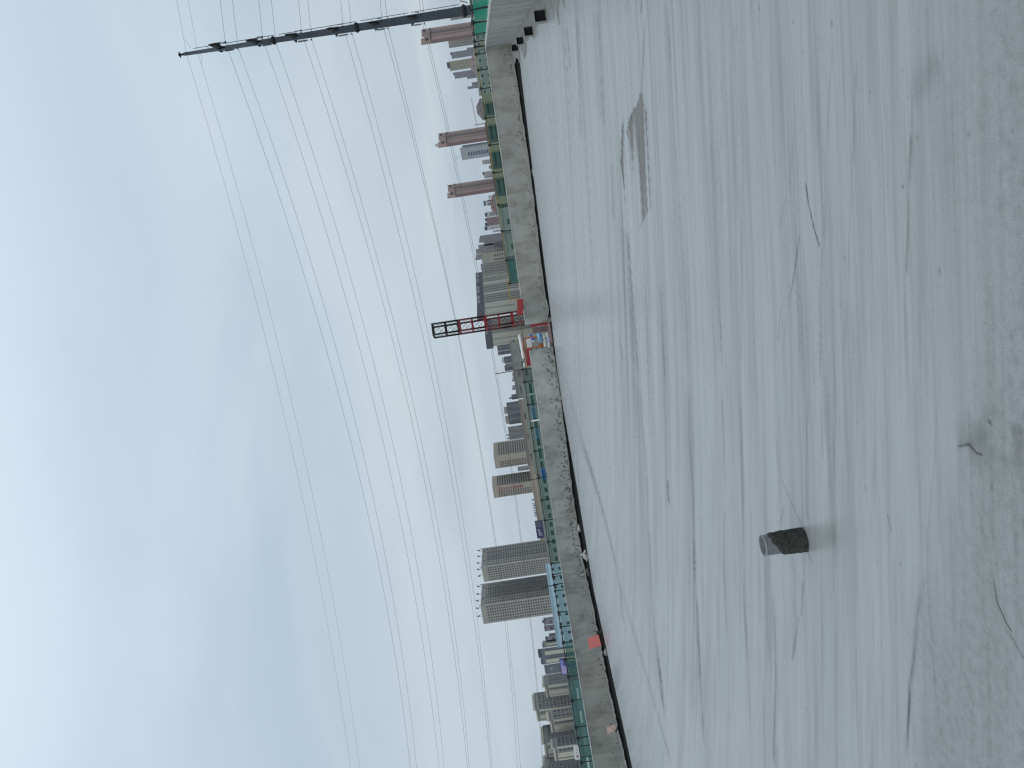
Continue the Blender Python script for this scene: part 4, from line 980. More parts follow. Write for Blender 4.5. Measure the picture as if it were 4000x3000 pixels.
# --- pink towers
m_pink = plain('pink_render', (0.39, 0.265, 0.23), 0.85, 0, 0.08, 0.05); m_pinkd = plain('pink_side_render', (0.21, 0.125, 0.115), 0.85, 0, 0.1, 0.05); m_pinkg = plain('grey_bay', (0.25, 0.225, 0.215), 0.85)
for pts, lb in (([(1656, 175, 995), (1655, 161, 970), (1652, 114, 975)], 'tall pink apartment tower nearest the steel pole, at the right end of the skyline'),
                ([(1721, 577, 1100), (1719, 564, 1070), (1718, 521, 1075)], 'tall pink apartment tower in the middle of three, beside the white glass tower'),
                ([(1757, 775, 1180), (1755, 763, 1150), (1754, 722, 1155)], 'left-hand pink apartment tower, above the red-roofed house')):
    root, lp, ht, fr = building('pink_tower', lb, pts, m_pink, 18, group='pink apartment towers')
    cnt = [0]; p0, p1 = Vector(fr[1]), Vector(fr[2]); an = math.atan2(p1.y-p0.y, p1.x-p0.x)
    windows(root, fr[1], fr[2], ht-11, [(0.56, 0.14, 2.1), (0.33, 0.09, 1.6), (0.76, 0.08, 1.5)], 3.0, 26, cnt=cnt, wmat=plain('brown_glass', (0.022, 0.014, 0.017), 0.4))
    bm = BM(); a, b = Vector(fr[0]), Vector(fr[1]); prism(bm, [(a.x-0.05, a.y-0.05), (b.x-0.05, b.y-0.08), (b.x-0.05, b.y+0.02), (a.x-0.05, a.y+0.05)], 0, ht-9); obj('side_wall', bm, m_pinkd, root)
    bm = BM(); q = p0.lerp(p1, 0.56)
    for s in (-1, 1): box(bm, (q.x+s*1.6, q.y-0.35, ht/2), (0.35, 0.7, ht-4), an)
    obj('bay_fin', bm, m_pinkg, root)
    bm = BM(); q = p0.lerp(p1, 0.5); box(bm, (q.x, q.y-0.3, ht-9), ((p1-p0).length+0.6, 0.9, 1.0), an); obj('cornice', bm, plain('dark_cornice', (0.03, 0.025, 0.03), 0.8), root)
    o = on_roof(root, lp, ht, 2.2, 0.50, 1.0, 0.0, 0.7, m_pink); o = on_roof(root, lp, ht, 3.4, 0.0, 0.42, 0.0, 0.7, m_pink, 'roof_storey')
    for f, w in ((0.86, 0.22), (0.12, 0.2)):
        bm = BM(); q = p0.lerp(p1, f); box(bm, (q.x, q.y-0.05, ht-4 if f < .5 else ht-1.5), ((p1-p0).length*w, 0.12, 4 if f < .5 else 2.6), an)
        obj('loggia', bm, plain('dark_loggia', (0.03, 0.022, 0.025), 0.8), root)
    if 'middle' in lb: on_roof(root, lp, ht+3.4, 4, 0.1, 0.3, 0.0, 0.5, plain('roof_tank_white', (0.5, 0.55, 0.55), 0.7), 'roof_tank')

# --- cream slabs with charcoal roof storeys
m_cream = plain('cream_render', (0.52, 0.495, 0.41), 0.85, 0, 0.06, 0.05); m_greyf = plain('grey_front_render', (0.34, 0.325, 0.29), 0.85, 0, 0.1, 0.05)
m_chp = plain('charcoal_render', (0.075, 0.078, 0.092), 0.85, 0, 0.1, 0.1); m_lp = plain('light_grey_panel', (0.28, 0.29, 0.31), 0.8)
def cream_slab(lb, pts, bays, creams, cx_end):
    root, lp, ht, fr = building('apartment_slab', lb, pts, m_cream, 16, group='cream slabs with charcoal roof storeys')
    p0, p1 = Vector(fr[1]), Vector(fr[2]); an = math.atan2(p1.y-p0.y, p1.x-p0.x); Ln = (p1-p0).length
    cnt = [0]; nf = Vector((p1.y-p0.y, -(p1.x-p0.x))).normalized(); ne = Vector((p0.y-fr[0][1], -(p0.x-fr[0][0]))).normalized()
    for (a, b) in bays:
        q0, q1 = p0.lerp(p1, a), p0.lerp(p1, b); bm = BM(); c = (q0+q1)/2; c = c+nf*0.1; box(bm, (c.x, c.y, (ht-10)/2), ((q1-q0).length, 0.2, ht-10), an); obj('grey_bay', bm, m_greyf, root)
        windows(root, tuple(q0+nf*0.2), tuple(q1+nf*0.2), ht-12, [(0.10, 0.12, 1.9), (0.36, 0.17, 2.1), (0.64, 0.17, 2.1), (0.90, 0.12, 1.9)], 3.0, 20, cnt=cnt)
        bm = BM(); 
        for f in (0.23, 0.5, 0.77): q = q0.lerp(q1, f)+nf*0.45; box(bm, (q.x, q.y, (ht-11)/2), (0.8, 0.5, ht-11), an)
        obj('pier', bm, m_cream, root)
    bm = BM(); a0, a1, a2 = Vector(fr[0]), p0, p1
    plan = [tuple(a0+ne*0.4), tuple(a1+ne*0.4), tuple(a2+nf*0.4), tuple(a2-nf*4), tuple(a1-ne*4), tuple(a0-ne*4)]
    prism(bm, plan, ht-10, ht+0.3); obj('charcoal_top', bm, m_chp, root)
    for (a, b) in bays:
        q0, q1 = p0.lerp(p1, a), p0.lerp(p1, b)
        for f0, f1 in ((0.06, 0.46), (0.54, 0.94)):
            u0, u1 = q0.lerp(q1, f0), q0.lerp(q1, f1); bm = BM(); c = (u0+u1)/2; c = c+nf*0.5; box(bm, (c.x, c.y, ht-2.6), ((u1-u0).length, 0.25, 4.2), an); obj('attic_panel', bm, m_lp, root)
    e0, e1 = Vector(fr[0]), Vector(fr[1])
    windows(root, e0, e1, ht-12, [(cx_end, 0.07, 1.6)], 3.0, 14, cnt=cnt, wmat=m_chp, out=0.3, name='stair_window')
    bm = BM(); q = e0.lerp(e1, 0.16)+ne*0.2; box(bm, (q.x, q.y, (ht-10)/2), (0.5, 0.5, ht-10)); obj('pier', bm, plain('dull_cream_pier', (0.30, 0.29, 0.245), 0.85), root)  # end-wall pier in a darker cream
cream_slab('long cream apartment slab with a charcoal top, right behind the hoist mast', [(1861, 1240, 1060), (1862, 1193, 1080), (1863, 1066, 1110)], [(0.03, 0.27), (0.33, 0.56), (0.66, 0.80), (0.84, 0.98)], None, 0.62)
cream_slab('shorter cream apartment slab with a charcoal top, left of the hoist mast', [(1901, 1357, 1190), (1896, 1312, 1150), (1893, 1252, 1190)], [(0.08, 0.50), (0.56, 0.96)], None, 0.60)

# --- beige office blocks
m_bge = plain('beige_cladding', (0.41, 0.355, 0.285), 0.85, 0, 0.06, 0.05)
def office(lb, pts, sign=None):
    root, lp, ht, fr = building('office_block', lb, pts, m_bge, 30, group='beige office blocks')
    cnt = [0]; e0, e1, e2 = [Vector(q) for q in fr]
    # ribbon side (right part) : one ribbon window per floor
    an = math.atan2(e2.y-e1.y, e2.x-e1.x)
    windows(root, e1, e2, ht-7.4, [(0.50, (e2-e1).length*0.86, 1.9)], 3.15, 22, cnt=cnt, wmat=plain('ribbon_glass', (0.05, 0.047, 0.046), 0.5), name='ribbon_window')
    windows(root, e0, e1, ht-8.0, [(0.12, 0.12, 1.9), (0.30, 0.12, 1.9), (0.48, 0.12, 1.9)], 3.15, 22, cnt=cnt)
    if sign:
        m_sr = plain('red_sign_letters', (0.30, 0.04, 0.05), 0.6); sg = BM()
        d = (e1-e0).normalized(); n = Vector((d.y, -d.x)); n = n if n.y < 0 else -n; c0 = e0.lerp(e1, 0.72); an2 = math.atan2(d.y, d.x)
        def stroke(u, z, w, h): q = c0 + d*u + n*0.25; box(sg, (q.x, q.y, z), (w, 0.2, h), an2)
        zt0 = ht-9.0
        for k in range(20):   # round emblem
            a = 6.283*k/20; stroke(2.0*math.cos(a), zt0-1+2.0*math.sin(a), 0.9, 0.9)
        for k in range(6):
            zc = zt0-6.8-4.3*k
            if k == 2: stroke(0, zc, 0.7, 3.0); stroke(-1.2, zc-0.4, 0.6, 1.4); stroke(1.2, zc-0.4, 0.6, 1.4); continue
            if k in (3, 5):
                for dz in (-1.5, -0.5, 0.5, 1.5): stroke(0, zc+dz, 3.2, 0.45)
                stroke(-1.4, zc, 0.5, 3.4); stroke(1.4, zc, 0.5, 3.4); continue
            stroke(0.5, zc+1.4, 2.0, 0.55); stroke(0.5, zc-1.4, 2.4, 0.55); stroke(0.5, zc, 0.5, 2.8); stroke(-1.4, zc+1.1, 0.6, 0.7); stroke(-1.5, zc, 0.6, 0.7); stroke(-1.4, zc-1.1, 0.7, 0.9)
        obj('sign_lettering', sg, m_sr, root)
office('beige office block without a sign, the right-hand one of the pair', [(1936, 1831, 1030), (1928, 1784, 1000), (1927, 1730, 1020)])
office('beige office block with a vertical red sign, the left-hand one of the pair', [(1930, 1946, 1030), (1923, 1903, 1000), (1922, 1861, 1020)], True)

# --- everything else on the skyline
def F(nm, wall, glass=GL, **k): return facade(nm, wall, glass, **k)
f_purple = F('facade_mauve_grey', (0.27, 0.245, 0.265), (0.10, 0.10, 0.13), pu=4.0, u=(0.3, 0.7), strip=((0.14, 0.14, 0.165), 0.0, 0.12))
f_yel = F('facade_yellow_beige', (0.34, 0.32, 0.235), (0.26, 0.24, 0.18), pu=9.0, u=(0.3, 0.6), strip=((0.13, 0.11, 0.09), 0.46, 0.53))
f_bei = F('facade_beige_stripes', (0.31, 0.275, 0.245), (0.10, 0.09, 0.09), pu=4.2, u=(0.35, 0.55), v=(0.0, 1.0), margin=5)
f_grey = F('facade_plain_grey', (0.265, 0.25, 0.25), (0.12, 0.12, 0.13), pu=4.0, strip=((0.27, 0.26, 0.255), 0.0, 0.3))
f_olive = F('facade_olive', (0.345, 0.33, 0.27), (0.02, 0.02, 0.02), pu=5.2, u=(0.32, 0.8), v=(0.25, 0.8), margin=14)
f_grid = F('facade_grey_grid', (0.28, 0.262, 0.24), (0.05, 0.05, 0.055), pu=4.2, u=(0.2, 0.75), margin=3)
f_navy = F('facade_navy', (0.10, 0.105, 0.13), (0.055, 0.06, 0.08), pu=4.5, strip=((0.17, 0.155, 0.16), 0.55, 0.95))
f_mix = F('facade_brown_navy', (0.18, 0.165, 0.165), (0.06, 0.065, 0.085), pu=7.5, u=(0.1, 0.55), v=(0.15, 0.85), strip=((0.10, 0.105, 0.13), 0.05, 0.5))
f_blue = F('facade_sky_blue', (0.44, 0.61, 0.70), (0.04, 0.05, 0.06), pu=3.6, u=(0.33, 0.66), v=(0.3, 0.75), margin=1.2, fh=3.1)
f_white = F('facade_white', (0.50, 0.50, 0.49), (0.18, 0.20, 0.23), pu=4.0)
f_flats = F('facade_flats', (0.30, 0.29, 0.275), (0.05, 0.056, 0.075), pu=3.3, u=(0.12, 0.88), v=(0.28, 0.95), margin=4)
f_creambay = F('facade_cream_bay', (0.42, 0.40, 0.34), (0.06, 0.065, 0.085), pu=8.5, u=(0.55, 0.95), v=(0.25, 0.85), margin=3)
f_peach = F('facade_peach', (0.44, 0.35, 0.285), (0.07, 0.055, 0.06), pu=6.5, u=(0.35, 0.62), v=(0.35, 0.72), fh=3.2, margin=0.8)
f_pale = F('facade_pale_green', (0.38, 0.42, 0.37), (0.05, 0.07, 0.07), pu=3.4, u=(0.3, 0.65), v=(0.3, 0.7), fh=3.0, margin=1.2)
f_creamlow = F('facade_low_cream', (0.48, 0.45, 0.30), (0.14, 0.13, 0.08), pu=2.4, u=(0.44, 0.52), v=(0.0, 1.0), fh=2.4, margin=0.3)
f_darklow = F('facade_low_dark', (0.12, 0.14, 0.135), (0.05, 0.06, 0.06), pu=3.0, margin=0.5)
m_rooftile = plain('brown_red_roof', (0.15, 0.085, 0.08), 0.85, 0, 0.2, 0.3); m_roofbrown = plain('brown_roof', (0.13, 0.105, 0.10), 0.85, 0, 0.2, 0.3)
m_navyroof = plain('navy_roof', (0.055, 0.065, 0.095), 0.8)
def simple(label, pts, mat, dep=18, crown=None, group=None, name='apartment_tower', ribs=None):
    root, lp, ht, fr = building(name, label, pts, mat, dep, group=group)
    if crown:
        for (s0, s1, h, mt) in crown: on_roof(root, lp, ht, h, s0, s1, 0.02, 0.8, mt, 'roof_storey')
    if ribs:
        mt, fs = ribs; p0, p1 = Vector(fr[0]), Vector(fr[-1])
        bm = BM()
        for f, w in fs: q = p0.lerp(p1, f); box(bm, (q.x, q.y-0.5, (ht-2)/2), (w, 1.0, ht-2), math.atan2(p1.y-p0.y, p1.x-p0.x))
        obj('bay', bm, mt, root)
    # parapet lip so that roof edges read
    bm = BM()
    for i in range(len(fr)-1):
        a, b = Vector(fr[i]), Vector(fr[i+1]); d = b-a; box(bm, ((a.x+b.x)/2, (a.y+b.y)/2+0.15, ht+0.45), (d.length, 0.4, 0.9), math.atan2(d.y, d.x))
    obj('roof_parapet', bm, m_roofdark if mat in (f_purple, f_yel, f_bei) else mat, root)
    return root, lp, ht, fr
mcb = m_cream
simple('beige tower half hidden behind the steel pole', [(1762, 80, 1250), (1758, 38, 1250)], f_bei, 25)
simple('beige tower with dark vertical stripes, just left of the first pink tower', [(1758, 188, 1300), (1752, 157, 1300)], f_bei, 22)
simple('low mauve block peeping out between the striped and mauve towers', [(1826, 196, 1500), (1825, 187, 1500)], f_purple)
simple('mauve grey tower between the striped beige and the yellow beige towers', [(1767, 230, 1600), (1764, 204, 1600)], f_purple, 22, [(0.55, 1, 3, m_roofdark)])
simple('yellow beige tower with two dark vertical lines', [(1760, 278, 1320), (1757, 240, 1300)], f_yel, 22, [(0.3, 0.95, 5, m_roofdark)])
simple('mauve grey tower just left of the yellow beige one', [(1778, 308, 1600), (1776, 283, 1600)], f_purple, 22, [(0.6, 1, 3, m_roofdark)])
simple('short mauve step at the foot of the left mauve tower', [(1828, 309, 1580), (1826, 299, 1580)], f_purple)
simple('low mauve block, left part of a stepped pair on the right skyline', [(1829, 349, 1600), (1828, 338, 1600)], f_purple)
simple('low mauve block, right part of a stepped pair on the right skyline', [(1845, 335, 1600), (1845, 322, 1600)], f_purple)
# glass and white tower
root, lp, ht, fr = simple('pale grey tower with a tall blue glass strip beside the middle pink tower', [(1807, 626, 880), (1801, 577, 860)], plain('pale_cladding', (0.42, 0.42, 0.43), 0.7, 0, 0.06, 0.05), 22)
windows(root, fr[0], fr[1], ht-8, [(0.42, 0.30, 2.0)], 3.0, 22, wmat=plain('blue_glass', (0.08, 0.13, 0.20), 0.3), name='glass_band')
bm = BM(); q0, q1 = Vector(fr[0]), Vector(fr[1]); box(bm, (q1.x+1.0, q1.y+4, ht/2-1), (3.2, 6, ht-2)); obj('side_wing', bm, plain('slate_wing', (0.13, 0.14, 0.17), 0.6), root)
bm = BM(); q = q0.lerp(q1, 0.4); tube(bm, [(q.x, q.y+5, ht), (q.x-0.5, q.y+5, ht+9)], 0.12, 5); tube(bm, [(q.x-2.5, q.y+5, ht+6), (q.x+3, q.y+5, ht+7)], 0.1, 5); obj('antenna', bm, m_wire, root)
simple('small white block left of the pale glass tower', [(1888, 643, 1150), (1886, 626, 1150)], f_white)
simple('tiny grey rounded block between the white blocks', [(1913, 660, 1200), (1912, 647, 1200)], f_grey)
simple('small white block right beside the left-hand pink tower', [(1895, 697, 1200), (1892, 671, 1200)], f_white, crown=[(0.5, 1, 3, m_roofdark)])
simple('small white block left of the left-hand pink tower', [(1912, 776, 900), (1910, 764, 900)], f_white)
simple('white and navy block with a stepped navy top above the red-roofed house', [(1900, 803, 950), (1897, 784, 950)], f_white, crown=[(0.0, 1.0, 3, m_navyroof)], ribs=(plain('navy_bay', (0.07, 0.09, 0.13), 0.7), [(0.05, 1.2), (0.95, 1.5)]))
simple('white apartment block with a dark roof between two gaps, right of the pink-fronted block', [(1906, 848, 900), (1904, 828, 900)], f_white, crown=[(0.1, 0.9, 3.2, m_navyroof)], ribs=(m_lp, [(0.5, 2.4)]))
simple('low block with two dull pink bays under a navy roof', [(1906, 884, 900), (1904, 850, 900)], F('facade_dull_pink', (0.25, 0.17, 0.17), (0.17, 0.12, 0.13), pu=4.5), crown=[(0.0, 0.45, 3.5, m_navyroof), (0.6, 0.95, 2.6, m_navyroof)])
simple('white-fronted block with a navy roof at the left of the pink bays', [(1907, 899, 900), (1905, 885, 900)], f_white, crown=[(0, 1, 4, m_navyroof)])
simple('tiny white block beside the wide mauve grey slabs', [(1929, 908, 950), (1927, 900, 950)], f_white)
simple('wide mauve grey slab, the rightmost of the stepped grey group', [(1879, 948, 1250), (1877, 921, 1260)], f_grey, 20, [(0.0, 0.65, 3, f_grey)])
simple('mauve grey slab set low behind the rightmost grey slab', [(1893, 962, 1300), (1891, 942, 1300)], f_grey)
simple('mauve grey slab, a step higher, in the middle of the grey group', [(1872, 974, 1300), (1870, 957, 1300)], f_grey, 20)
simple('mauve grey slab at the top of the stepped grey group', [(1862, 993, 1320), (1861, 973, 1320)], f_grey, 20)
simple('dark purple low block at the foot of the grey group', [(1930, 964, 1000), (1930, 949, 1000)], F('facade_dark_purple', (0.12, 0.10, 0.115), (0.08, 0.07, 0.08)))
simple('grey slab poking up behind the olive block', [(1863, 1016, 1320), (1861, 994, 1320)], f_grey, 20, [(0.0, 0.4, 2.5, m_roofdark)])
simple('olive beige block whose dark windows form a tight block', [(1885, 1030, 960), (1884, 990, 960)], f_olive, 18)
simple('grey block with fine grid of small windows right of the olive block', [(1889, 992, 1020), (1889, 970, 1020)], f_grid, 16)
simple('grey gridded slab directly right of the long cream slab', [(1880, 1069, 1030), (1886, 1030, 1020)], f_grid, 16, [(0.35, 0.6, 1.5, f_grid)])
simple('dark slate block with vertical bays at the left foot of the shorter cream slab', [(1948, 1372, 800), (1945, 1350, 800)], f_navy, 16, [(0, 1, 1.0, m_navyroof)])
simple('brown and slate block left of the dark slate block', [(1949, 1388, 815), (1948, 1373, 815)], F('facade_brown_bays', (0.175, 0.155, 0.16), (0.09, 0.085, 0.10), pu=3.8), 16)
simple('slate block with a pale ring on its roof right of the tall scaffold upright', [(1976, 1420, 880), (1970, 1393, 880)], f_navy, 16, [(0.1, 0.9, 3.5, f_white)])
simple('low slate and brown block just right of the tall scaffold upright', [(1982, 1449, 880), (1977, 1421, 880)], f_mix, 16, [(0.0, 0.8, 2.5, m_roofdark)])
simple('pale stepped housing block just left of the tall scaffold upright', [(2005, 1471, 1000), (2003, 1455, 1000)], F('facade_pale_pink', (0.30, 0.26, 0.25), (0.15, 0.14, 0.15), pu=4.0), 14)
simple('pale gabled housing block, second from the tall scaffold upright', [(2006, 1490, 1000), (2005, 1473, 1000)], MC['facade_pale_pink'], 14, [(0.0, 0.4, 2.0, m_roofdark)])
simple('tall pale pinkish block among the low stepped ones', [(2004, 1524, 1050), (2006, 1505, 1050)], MC['facade_pale_pink'], 14, [(0.1, 0.5, 2, f_grey)])
simple('small pinkish block between the stepped ones and the slate block', [(2017, 1538, 1050), (2018, 1526, 1050)], MC['facade_pale_pink'], 14)
simple('slate grey block carrying a small mast', [(2002, 1561, 900), (2001, 1541, 900)], f_navy, 14, [(0.2, 0.5, 4.0, m_navyroof)])
simple('grey beige block of flats with blue grey bays, two roof steps', [(1989, 1659, 880), (1984, 1572, 880)], f_mix, 16, [(0.05, 0.42, 4.5, f_bei), (0.50, 0.82, 4.5, f_bei)])
simple('grey block of flats right beside the first beige office block', [(1992, 1719, 850), (1989, 1667, 850)], F('facade_grey_columns', (0.21, 0.205, 0.19), (0.11, 0.115, 0.12), pu=5.5, u=(0.2, 0.6), strip=((0.13, 0.135, 0.14), 0.62, 0.8)), 16, [(0.1, 0.2, 3.0, m_roofdark), (0.35, 0.45, 3.0, m_roofdark)])
simple('short grey block between the two beige office blocks', [(2026, 1841, 900), (2025, 1823, 900)], f_grey, 14)
simple('mauve block with a pale sign, right part of the group left of the twin towers', [(2130, 2441, 600), (2128, 2413, 600)], f_purple, 12, [(0.3, 0.7, 2.2, m_navyroof)])
simple('mauve rounded block, left part of the group left of the twin towers', [(2132, 2466, 610), (2130, 2443, 610)], f_purple, 12)
simple('small slate block behind the left end of the light blue building', [(2150, 2490, 600), (2149, 2474, 600)], f_navy, 12)
simple('slate block with white balconies behind the light blue building', [(2138, 2508, 560), (2136, 2486, 560)], f_purple, 12, [(0, 1, 1.2, m_navyroof)])
simple('grey block stepping up beside the cream-striped block', [(2127, 2530, 560), (2125, 2503, 560)], f_grey, 12, [(0, 0.7, 1.5, m_navyroof)], ribs=(m_cream, [(0.45, 1.4)]))
simple('grey block with two broad cream stripes and a navy stepped roof', [(2122, 2596, 520), (2116, 2534, 520)], F('facade_slate_plain', (0.15, 0.165, 0.19), (0.12, 0.13, 0.15), pu=5), 14, [(0.45, 1.0, 2.6, m_navyroof), (0.05, 0.4, 1.6, m_navyroof)], ribs=(m_cream, [(0.70, 2.4), (0.20, 2.4)]))
simple('slate block with faint cream bands behind the lilac screen', [(2136, 2634, 530), (2131, 2597, 530)], F('facade_slate_band', (0.165, 0.18, 0.205), (0.24, 0.235, 0.22), pu=7, u=(0.4, 0.6), v=(0.3, 0.5), fh=9), 14, [(0.4, 0.9, 1.0, f_grey)])
# slabs of flats at the left
def flats(label, xR, yR, yM, yL, xM, D, dep=16):
    """blue grey front on the right, cream bays on the left"""
    root, lp, ht, fr = building('block_of_flats', label, [(xM+8, yL, D+14), (xM, yM, D), (xR, yR, D+4)], f_flats, dep, group='blue grey and cream blocks of flats at the left')
    e0, e1, e2 = [Vector(q) for q in fr]
    an = math.atan2(e1.y-e0.y, e1.x-e0.x); bm = BM()
    for f, w in ((0.10, 0.12), (0.42, 0.34), (0.97, 0.10)): q = e0.lerp(e1, f); box(bm, (q.x, q.y-0.6, (ht-3)/2), ((e1-e0).length*w, 1.2, ht-3), an)
    obj('cream_bay', bm, m_cream, root)
    bm = BM(); an2 = math.atan2(e2.y-e1.y, e2.x-e1.x); n = (e2-e1).length
    for f in (0.02, 0.26, 0.5, 0.74, 0.98): q = e1.lerp(e2, f); box(bm, (q.x, q.y-0.3, (ht-3)/2), (0.5, 0.6, ht-3), an2)
    obj('pier', bm, plain('grey_pier', (0.27, 0.26, 0.24), 0.85), root)
    bm = BM(); q = e1.lerp(e2, 0.45); box(bm, (q.x, q.y-0.2, ht+0.8), (n*0.9, 1.2, 1.9), an2); q = e0.lerp(e1, 0.5); box(bm, (q.x, q.y-0.2, ht-0.6), ((e1-e0).length*0.95, 1.0, 1.4), an); obj('roof_band', bm, m_cream, root)
    ledges(root, e1, e2, ht-3.2, 3.0, 20, m_greyf, 0.5, 0.4)
flats('block of flats beside the lilac screen, rightmost of the left-hand group', 2126, 2637, 2682, 2722, 2127, 620)
flats('tallest block of flats on the left, its top above its neighbours', 2083, 2707, 2775, 2818, 2092, 640)
flats('block of flats in front of the tallest one', 2140, 2775, 2815, 2860, 2146, 560)
flats('block of flats left of the tallest one, with a stepped cream top', 2120, 2833, 2905, 2960, 2124, 620)
flats('low front block of flats behind the white sign board', 2157, 2886, 2920, 2972, 2160, 540)
flats('dark block of flats at the left edge, behind the sign board', 2127, 2948, 3000, 3050, 2129, 600)
flats('block of flats cut off by the left edge of the photo', 2122, 2989, 3060, 3120, 2124, 560)

# --- nearer, lower buildings just above and behind the nets
lb_ = simple('long light blue low building with square dark windows', [(2190, 2528, 300), (2134, 2203, 300)], f_blue, 14, name='low_building')
simple('long peach-coloured low building along the net below the office blocks', [(2120, 2110, 262), (2078, 1822, 262)], f_peach, 12, name='low_building')
simple('beige low building along the net below the grey flats', [(2072, 1820, 300), (2032, 1560, 300)], F('facade_low_beige', (0.30, 0.27, 0.235), (0.07, 0.06, 0.055), pu=8, u=(0.3, 0.6), v=(0.2, 0.7), margin=0.5), 12, name='low_building')
simple('greyish low building below the slate blocks', [(2028, 1555, 320), (2012, 1450, 320)], F('facade_low_grey', (0.26, 0.25, 0.235), (0.06, 0.06, 0.06), pu=7, margin=0.5), 12, name='low_building')
simple('pale green grey building below the shorter cream slab', [(2008, 1452, 420), (1999, 1330, 420)], F('facade_green_grey', (0.27, 0.28, 0.25), (0.10, 0.11, 0.11), pu=7, u=(0.3, 0.7), margin=0.5), 12, name='low_building')
# hipped and polygonal roofs
def house(label, yl, yr, xe, xr, D, rm, wm=None, hipf=0.3):
    a, b = P(xe[0], yl, D), P(xe[1], yr, D); ze = (a.z+b.z)/2; cx = (a.x+b.x)/2; w = b.x-a.x
    root = thing('hip_roof_house', label, 'house', (cx, D, GZ)); dp = w*0.8
    bm = BM(); prism(bm, [(-w/2, 0), (w/2, 0), (w/2, dp), (-w/2, dp)], 0, ze-GZ); obj('wall', bm, wm or f_pale, root)
    zr_ = EYE+TE(xr, (yl+yr)/2)[1]*D - GZ; e = ze-GZ; o_ = w*0.03; bm = BM()
    v = [bm.verts.new(q) for q in ((-w/2-o_, -o_, e), (w/2+o_, -o_, e), (w/2+o_, dp, e), (-w/2-o_, dp, e), (-w/2+w*hipf, dp/2, zr_), (w/2-w*hipf, dp/2, zr_))]
    for f in ((0, 1, 5, 4), (1, 2, 5), (2, 3, 4, 5), (3, 0, 4), (3, 2, 1, 0)): bm.faces.new([v[i] for i in f])
    rf = obj('roof', bm, rm, root)
    for f in (0.32, 0.68):
        bm = BM(); box(bm, (-w/2+w*f, -0.0+dp*0.16, e+(zr_-e)*0.3), (w*0.05, dp*0.1, (zr_-e)*0.28)); obj('dormer', bm, m_black, rf)
house('house with a dusky pink hipped roof below the yellow beige tower', 276, 205, (1862, 1850), 1834, 520, plain('dusky_pink_roof', (0.20, 0.145, 0.14), 0.85))
house('house with a brown polygonal roof between the mauve blocks and the middle pink tower', 452, 384, (1883, 1878), 1860, 520, m_roofbrown)
house('wide house with a red-brown hipped roof left of the left-hand pink tower', 830, 758, (1938, 1929), 1915, 480, m_rooftile)
# walls seen through the nets: a row of identical low blocks with cream gable bays
gab = 'low blocks with cream gable bays seen through the green nets'
spec = [(392, 455, 5, 'under the brown polygonal roof'), (478, 560, 6, 'under the middle pink tower'), (582, 665, 6, 'under the pale glass tower'), (684, 772, 6, 'under the left-hand pink tower'), (790, 800, 4, 'under the red-brown hipped roof')]
for ya, yb, n_, wh in spec:
    yb2 = max(yb, ya+60)
    h_ = 2261-0.148*(3000-ya)
    root, lp, ht, fr = building('low_block', 'low dark block with a cream gable bay ' + wh, [(h_+12+0.0, yb2, 230), (h_+10, ya, 230)], f_darklow, 10, group=gab)
    bm = BM(); e0, e1 = Vector(fr[0]), Vector(fr[1]); q = e0.lerp(e1, 0.99); box(bm, (q.x, q.y-1.0, (ht-0.3)/2), (2.4, 2.0, ht-0.3)); o = obj('cream_gable', bm, f_creamlow, root)
    windows(root, e0, e1, ht-1.6, [(0.25, 0.9, 0.7), (0.4, 0.9, 0.7), (0.55, 0.9, 0.7), (0.7, 0.9, 0.7)], 1.6, 2)
simple('grey office building with dark windows seen through the net below the mauve towers', [(1878, 375, 330), (1858, 200, 330)], f_pale, 10, name='low_building')
simple('cream and grey block seen through the net at the right corner', [(1858, 195, 340), (1852, 130, 340)], F('facade_pale_cream', (0.42, 0.41, 0.34), (0.08, 0.08, 0.08), pu=4, margin=1), 10, name='low_building')
simple('pale green rendered building above the treetops, right part', [(1971, 905, 180), (1958, 812, 180)], F('facade_mint', (0.38, 0.42, 0.37), (0.05, 0.07, 0.07), pu=5.2, u=(0.3, 0.55), v=(0.25, 0.6), margin=0.9), 10, name='low_building')
simple('pale green rendered building above the treetops, left part', [(1990, 1000, 185), (1972, 912, 185)], MC['facade_mint'], 10, name='low_building')
simple('dark blue grey low building below the grey gridded slab', [(2002, 1100, 200), (1992, 1004, 200)], F('facade_low_blue', (0.16, 0.20, 0.21), (0.28, 0.34, 0.35), pu=2.4, v=(0.4, 0.6), margin=0.4), 10, name='low_building')
simple('low teal building with white sills behind the net below the flats', [(2110, 1850, 150), (2050, 1500, 150)], F('facade_teal_low', (0.33, 0.37, 0.33), (0.02, 0.04, 0.045), pu=2.6, u=(0.08, 0.9), v=(0.25, 0.85), fh=1.3, margin=0.5), 10, name='low_building')
simple('low pale green building with dark windows behind the net below the office blocks', [(2160, 2200, 150), (2112, 1860, 150)], F('facade_green_low', (0.33, 0.37, 0.32), (0.02, 0.035, 0.035), pu=1.7, u=(0.2, 0.72), v=(0.2, 0.8), fh=1.25, margin=0.4), 10, name='low_building')
simple('low teal roofed workshop behind the net below the flats on the left', [(2306, 3100, 120), (2236, 2660, 120)], F('facade_teal', (0.16, 0.27, 0.27), (0.40, 0.46, 0.44), pu=3.6, u=(0.1, 0.6), v=(0.25, 0.55), fh=1.1, margin=0.3), 10, name='low_building')
